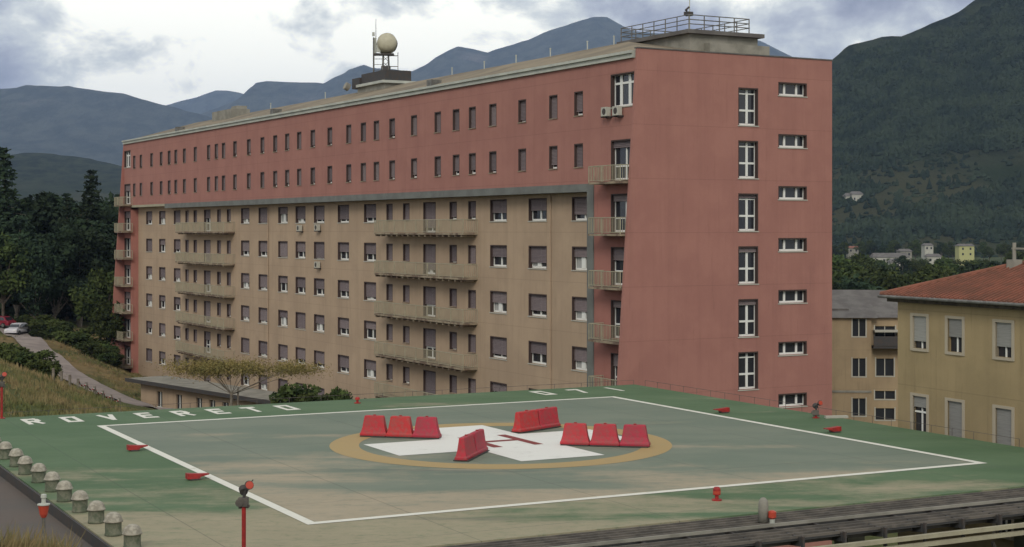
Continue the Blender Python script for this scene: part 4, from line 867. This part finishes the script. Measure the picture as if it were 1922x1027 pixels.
# ------------------------------------------------------------ cars
def car(px, Z, rz, paint, lb, s_=1.0):
    x = (px-CX)/F*Z; o = thing('parked_car', lb, 'car', (x, Z, h1(x, Z)+.15), rz, 'cars parked by the road at the left')
    prof = [(-2.1, .30), (-2.12, .62), (-2.0, .84), (-1.75, .92), (-1.35, 1.36), (-1.0, 1.45), (.25, 1.44), (.55, 1.36), (1.1, .96), (1.85, .84), (2.08, .66), (2.12, .32)]
    b1 = MB(); n = len(prof)
    for sy in (0,): 
        lay = [(-.84, 1.0), (-.78, 1.0)]
    vv = []
    for yy, kz in ((-.84, 0), (.84, 0)):
        for (x_, z_) in prof: vv.append((x_, yy*(1 if z_ < .95 else .80), z_))
    b1.add(vv, [tuple(range(n)), tuple(range(n, 2*n))[::-1]]+[((i+1) % n, i, n+i, n+(i+1) % n) for i in range(n)])
    bevel(b1.build('body', paint, o), .05, 2)
    wi = MB()
    for sy in (-1, 1):
        wi.quad((-1.25, sy*.70, 1.32), (-1.5, sy*.845, .96), (-.35, sy*.845, .96), (-.35, sy*.69, 1.38)).quad((-.27, sy*.69, 1.38), (-.27, sy*.845, .96), (.92, sy*.845, .96), (.5, sy*.70, 1.33))
    wi.quad((1.09, -.66, .985), (1.09, .66, .985), (.62, .60, 1.34), (.62, -.60, 1.34)).quad((-1.74, -.64, .96), (-1.74, .64, .96), (-1.40, .60, 1.33), (-1.40, -.60, 1.33)); wi.build('windows', M['glass'], o)
    for wx in (-1.3, 1.32):
        for wy in (-.82, .82):
            wo = MB().tube((wx, wy-.1, .31), (wx, wy+.1, .31), .31, n=18).build('wheel', M['tyre'], o); MB().tube((wx, wy-.105, .31), (wx, wy+.105, .31), .19, n=12).build('rim', M['steel'], wo)
    for wy in (-.6, .6): MB().box(2.02, 2.13, wy-.16, wy+.16, .58, .72).build('headlight', M['white'], o); MB().box(-2.13, -2.02, wy-.16, wy+.16, .62, .76).build('tail_light', M['redp'], o)
    return o
car(33, 205, R(-98), M['body_w'], 'silver car parked at the top of the gravel road')
car(-2, 209, R(160), M['body_r'], 'dark red car cut by the left photo edge')
car(78, 214, R(-70), M['cream'], 'pale car half hidden by bushes right of the silver car')
car(150, 207, R(-40), M['cream'], 'small white car seen through the bushes nearer the hospital')
# chain fence of low posts by the road
fe = thing('chain_fence', 'low row of wooden posts with red and white chain beside the gravel road', 'fence', W(165, 740, 104)); fe.location.z = 0
ps = [W(100+k*15.5, 0, 100+k*1.2).xy for k in range(9)]
pm = MB().box(-.07, .07, -.07, .07, -.3, .85).mesh('post', M['palebark']); prev = None; ch_ = [MB(), MB()]
for k, p in enumerate(ps):
    z = h1(p.x, p.y); q = (p.x-fe.location.x, p.y-fe.location.y, z); put('post', pm, fe, q)
    if prev and k > 3:
        for j in range(6):
            a_ = Vector(prev).lerp(Vector(q), j/6)+Vector((0, 0, .75-.25*math.sin(math.pi*j/6))); b_ = Vector(prev).lerp(Vector(q), (j+1)/6)+Vector((0, 0, .75-.25*math.sin(math.pi*(j+1)/6))); ch_[j % 2].tube(a_, b_, .05, n=5)
    prev = q
ch_[0].build('red_chain', M['redp'], fe); ch_[1].build('white_chain', M['cream'], fe)
# ------------------------------------------------------------ far village
rh = [('long low white building in the valley, left of the others', 1640, 1706, 483, 491, 640, M['cream'], M['stone']),
      ('small cream house below the long white building', 1672, 1690, 492, 499, 600, M['cream'], M['stone']),
      ('white house under the pale gabled roof in the middle of the village', 1736, 1752, 461, 474, 820, M['cream'], M['stone']),
      ('low white shed right of the middle of the village', 1740, 1766, 482, 489, 660, M['cream'], M['stone']),
      ('yellow square house on the wooded foot of the mountain', 1800, 1829, 462, 479, 800, M['yellow'], M['stone']),
      ('small pale house by the left tree line next to the end wall', 1566, 1576, 487, 494, 640, M['cream'], M['tile']),
      ('grey roofed house behind the long white building', 1690, 1712, 472, 481, 760, M['conc'], M['stone']),
      ('tiny greyish house at the far left of the village', 1592, 1612, 466, 472, 900, M['conc'], M['tile'])]
def house(lb, x0, x1, y0, y1, Z, wm, rm_):
    a_ = W(x0, y1, Z); b_ = W(x1, y0, Z); wd = b_.x-a_.x; ht = b_.z-a_.z; c = (a_.x+b_.x)/2; zg = min(h1(c, Z)-.5, a_.z-1.5); dp = max(6, wd*.6)
    o = thing('house', lb, 'house', (c, Z, zg), R(rs.uniform(-6, 6)), 'far houses in the valley'); H_ = b_.z-zg
    MB().box(-wd/2, wd/2, 0, dp, 0, H_).build('wall', wm, o)
    MB().add([(-wd/2-.4, -.4, H_), (wd/2+.4, -.4, H_), (wd/2+.4, dp+.4, H_), (-wd/2-.4, dp+.4, H_), (-wd/2+.4, dp/2, H_+dp*.2), (wd/2-.4, dp/2, H_+dp*.2)], [(0, 1, 5, 4), (2, 3, 4, 5), (1, 2, 5), (3, 0, 4), (0, 3, 2, 1)]).build('roof', rm_, o)
    n = max(2, int(wd/2.6)); k = 0
    for i in range(n):
        for zz in (H_-1.9, H_-4.6):
            if zz > H_-ht-1 and zz > .5: MB().box(-wd/2+wd*(i+.5)/n-.45, -wd/2+wd*(i+.5)/n+.45, -.03, .02, zz, zz+1.1).build('window', M['glass'], o)
for a in rh: house(*a)
# two farmhouses on the mountain foot, set on its surface
bv = BVHTree.FromObject(right_mt, bpy.context.evaluated_depsgraph_get()) if False else BVHTree.FromPolygons([v.co.copy() for v in right_mt.data.vertices], [tuple(p.vertices) for p in right_mt.data.polygons])
for px, py, wd, lb in ((1606, 377, 8, 'pale farmhouse alone on the lower mountain slope'), (1590, 380, 4, 'small barn left of the pale farmhouse on the slope')):
    d = (W(px, py, 1000)-Vector((0, 0, CH))).normalized(); hit = bv.ray_cast(Vector((0, 0, CH)), d)
    if hit[0]:
        o = thing('farmhouse', lb, 'house', (hit[0].x, hit[0].y, hit[0].z-2)); MB().box(-wd/2, wd/2, -6, 6, -4, 6.5).build('wall', M['cream'], o); MB().add([(-wd/2-.6, -6.6, 6.5), (wd/2+.6, -6.6, 6.5), (wd/2+.6, 6.6, 6.5), (-wd/2-.6, 6.6, 6.5), (-wd/2+1, 0, 8.8), (wd/2-1, 0, 8.8)], [(0, 1, 5, 4), (2, 3, 4, 5), (1, 2, 5), (3, 0, 4), (0, 3, 2, 1)]).build('roof', M['stone'], o)
        for k in (-.25, .25): MB().box(wd*k-.6, wd*k+.6, -6.05, -5.98, 2.5, 4.2).build('window', M['glass'], o)
# forest canopy clothing the near mountain: one countless mass of crowns rooted on its slope
rw = np.random.RandomState(4); base_v = []; base_f = []
for j, (zz, rr) in enumerate(((-.6, .62), (.0, 1.0), (.55, .68))):
    for i in range(6): base_v.append((rr*math.cos(math.pi/3*i+j*.5), rr*math.sin(math.pi/3*i+j*.5), zz))
base_v.append((0, 0, 1.0)); base_v = np.array(base_v)
for j in range(2):
    for i in range(6): base_f.append((j*6+i, j*6+(i+1) % 6, (j+1)*6+(i+1) % 6, (j+1)*6+i))
base_q = np.array(base_f); base_t = np.array([(12+i, 12+(i+1) % 6, 18) for i in range(6)])
VV_ = []; QQ = []; TQ = []; n_ = 0
for i in range(33000):
    Z = 930+735*rw.rand()**.85; px = 1420+680*rw.rand(); x = (px-CX)/F*Z
    hit = bv.ray_cast(Vector((x, Z, 2000)), Vector((0, 0, -1)))
    if not hit[0]: continue
    if hit[0].z < 70 and noise.noise(Vector((x*.011, Z*.012, 9))) > .0 and rw.rand() < .9: continue
    if noise.noise(Vector((x*.012, Z*.006, 4))) > .38 and rw.rand() < .8: continue
    r_ = rw.uniform(1.3, 2.7); hh_ = r_*(rw.uniform(1.5, 2.4) if rw.rand() < .35 else rw.uniform(.8, 1.2)); jit = 1+.28*rw.randn(19, 1)
    v = base_v*jit*np.array([r_, r_, hh_])+np.array([x, Z, hit[0].z+hh_*.15]); VV_.append(v); QQ.append(base_q+n_); TQ.append(base_t+n_); n_ += 19
VV_ = np.concatenate(VV_); wood = MB(); wood.v = VV_.tolist(); wood.f = [tuple(q) for a_ in (QQ, TQ) for b__ in a_ for q in b__.tolist()]; wood.mi = [0]*len(wood.f)
wm = mat('wood_canopy', (.018, .029, .021), .95, (.034, .048, .030), .03, 1, 6, spec=.05, bump=.8, bscale=.9, lo=.4, hi=.6)
tag(wood.build('wood', wm), 'dark green forest covering the steep mountain side at the right', 'forest', kind='stuff')
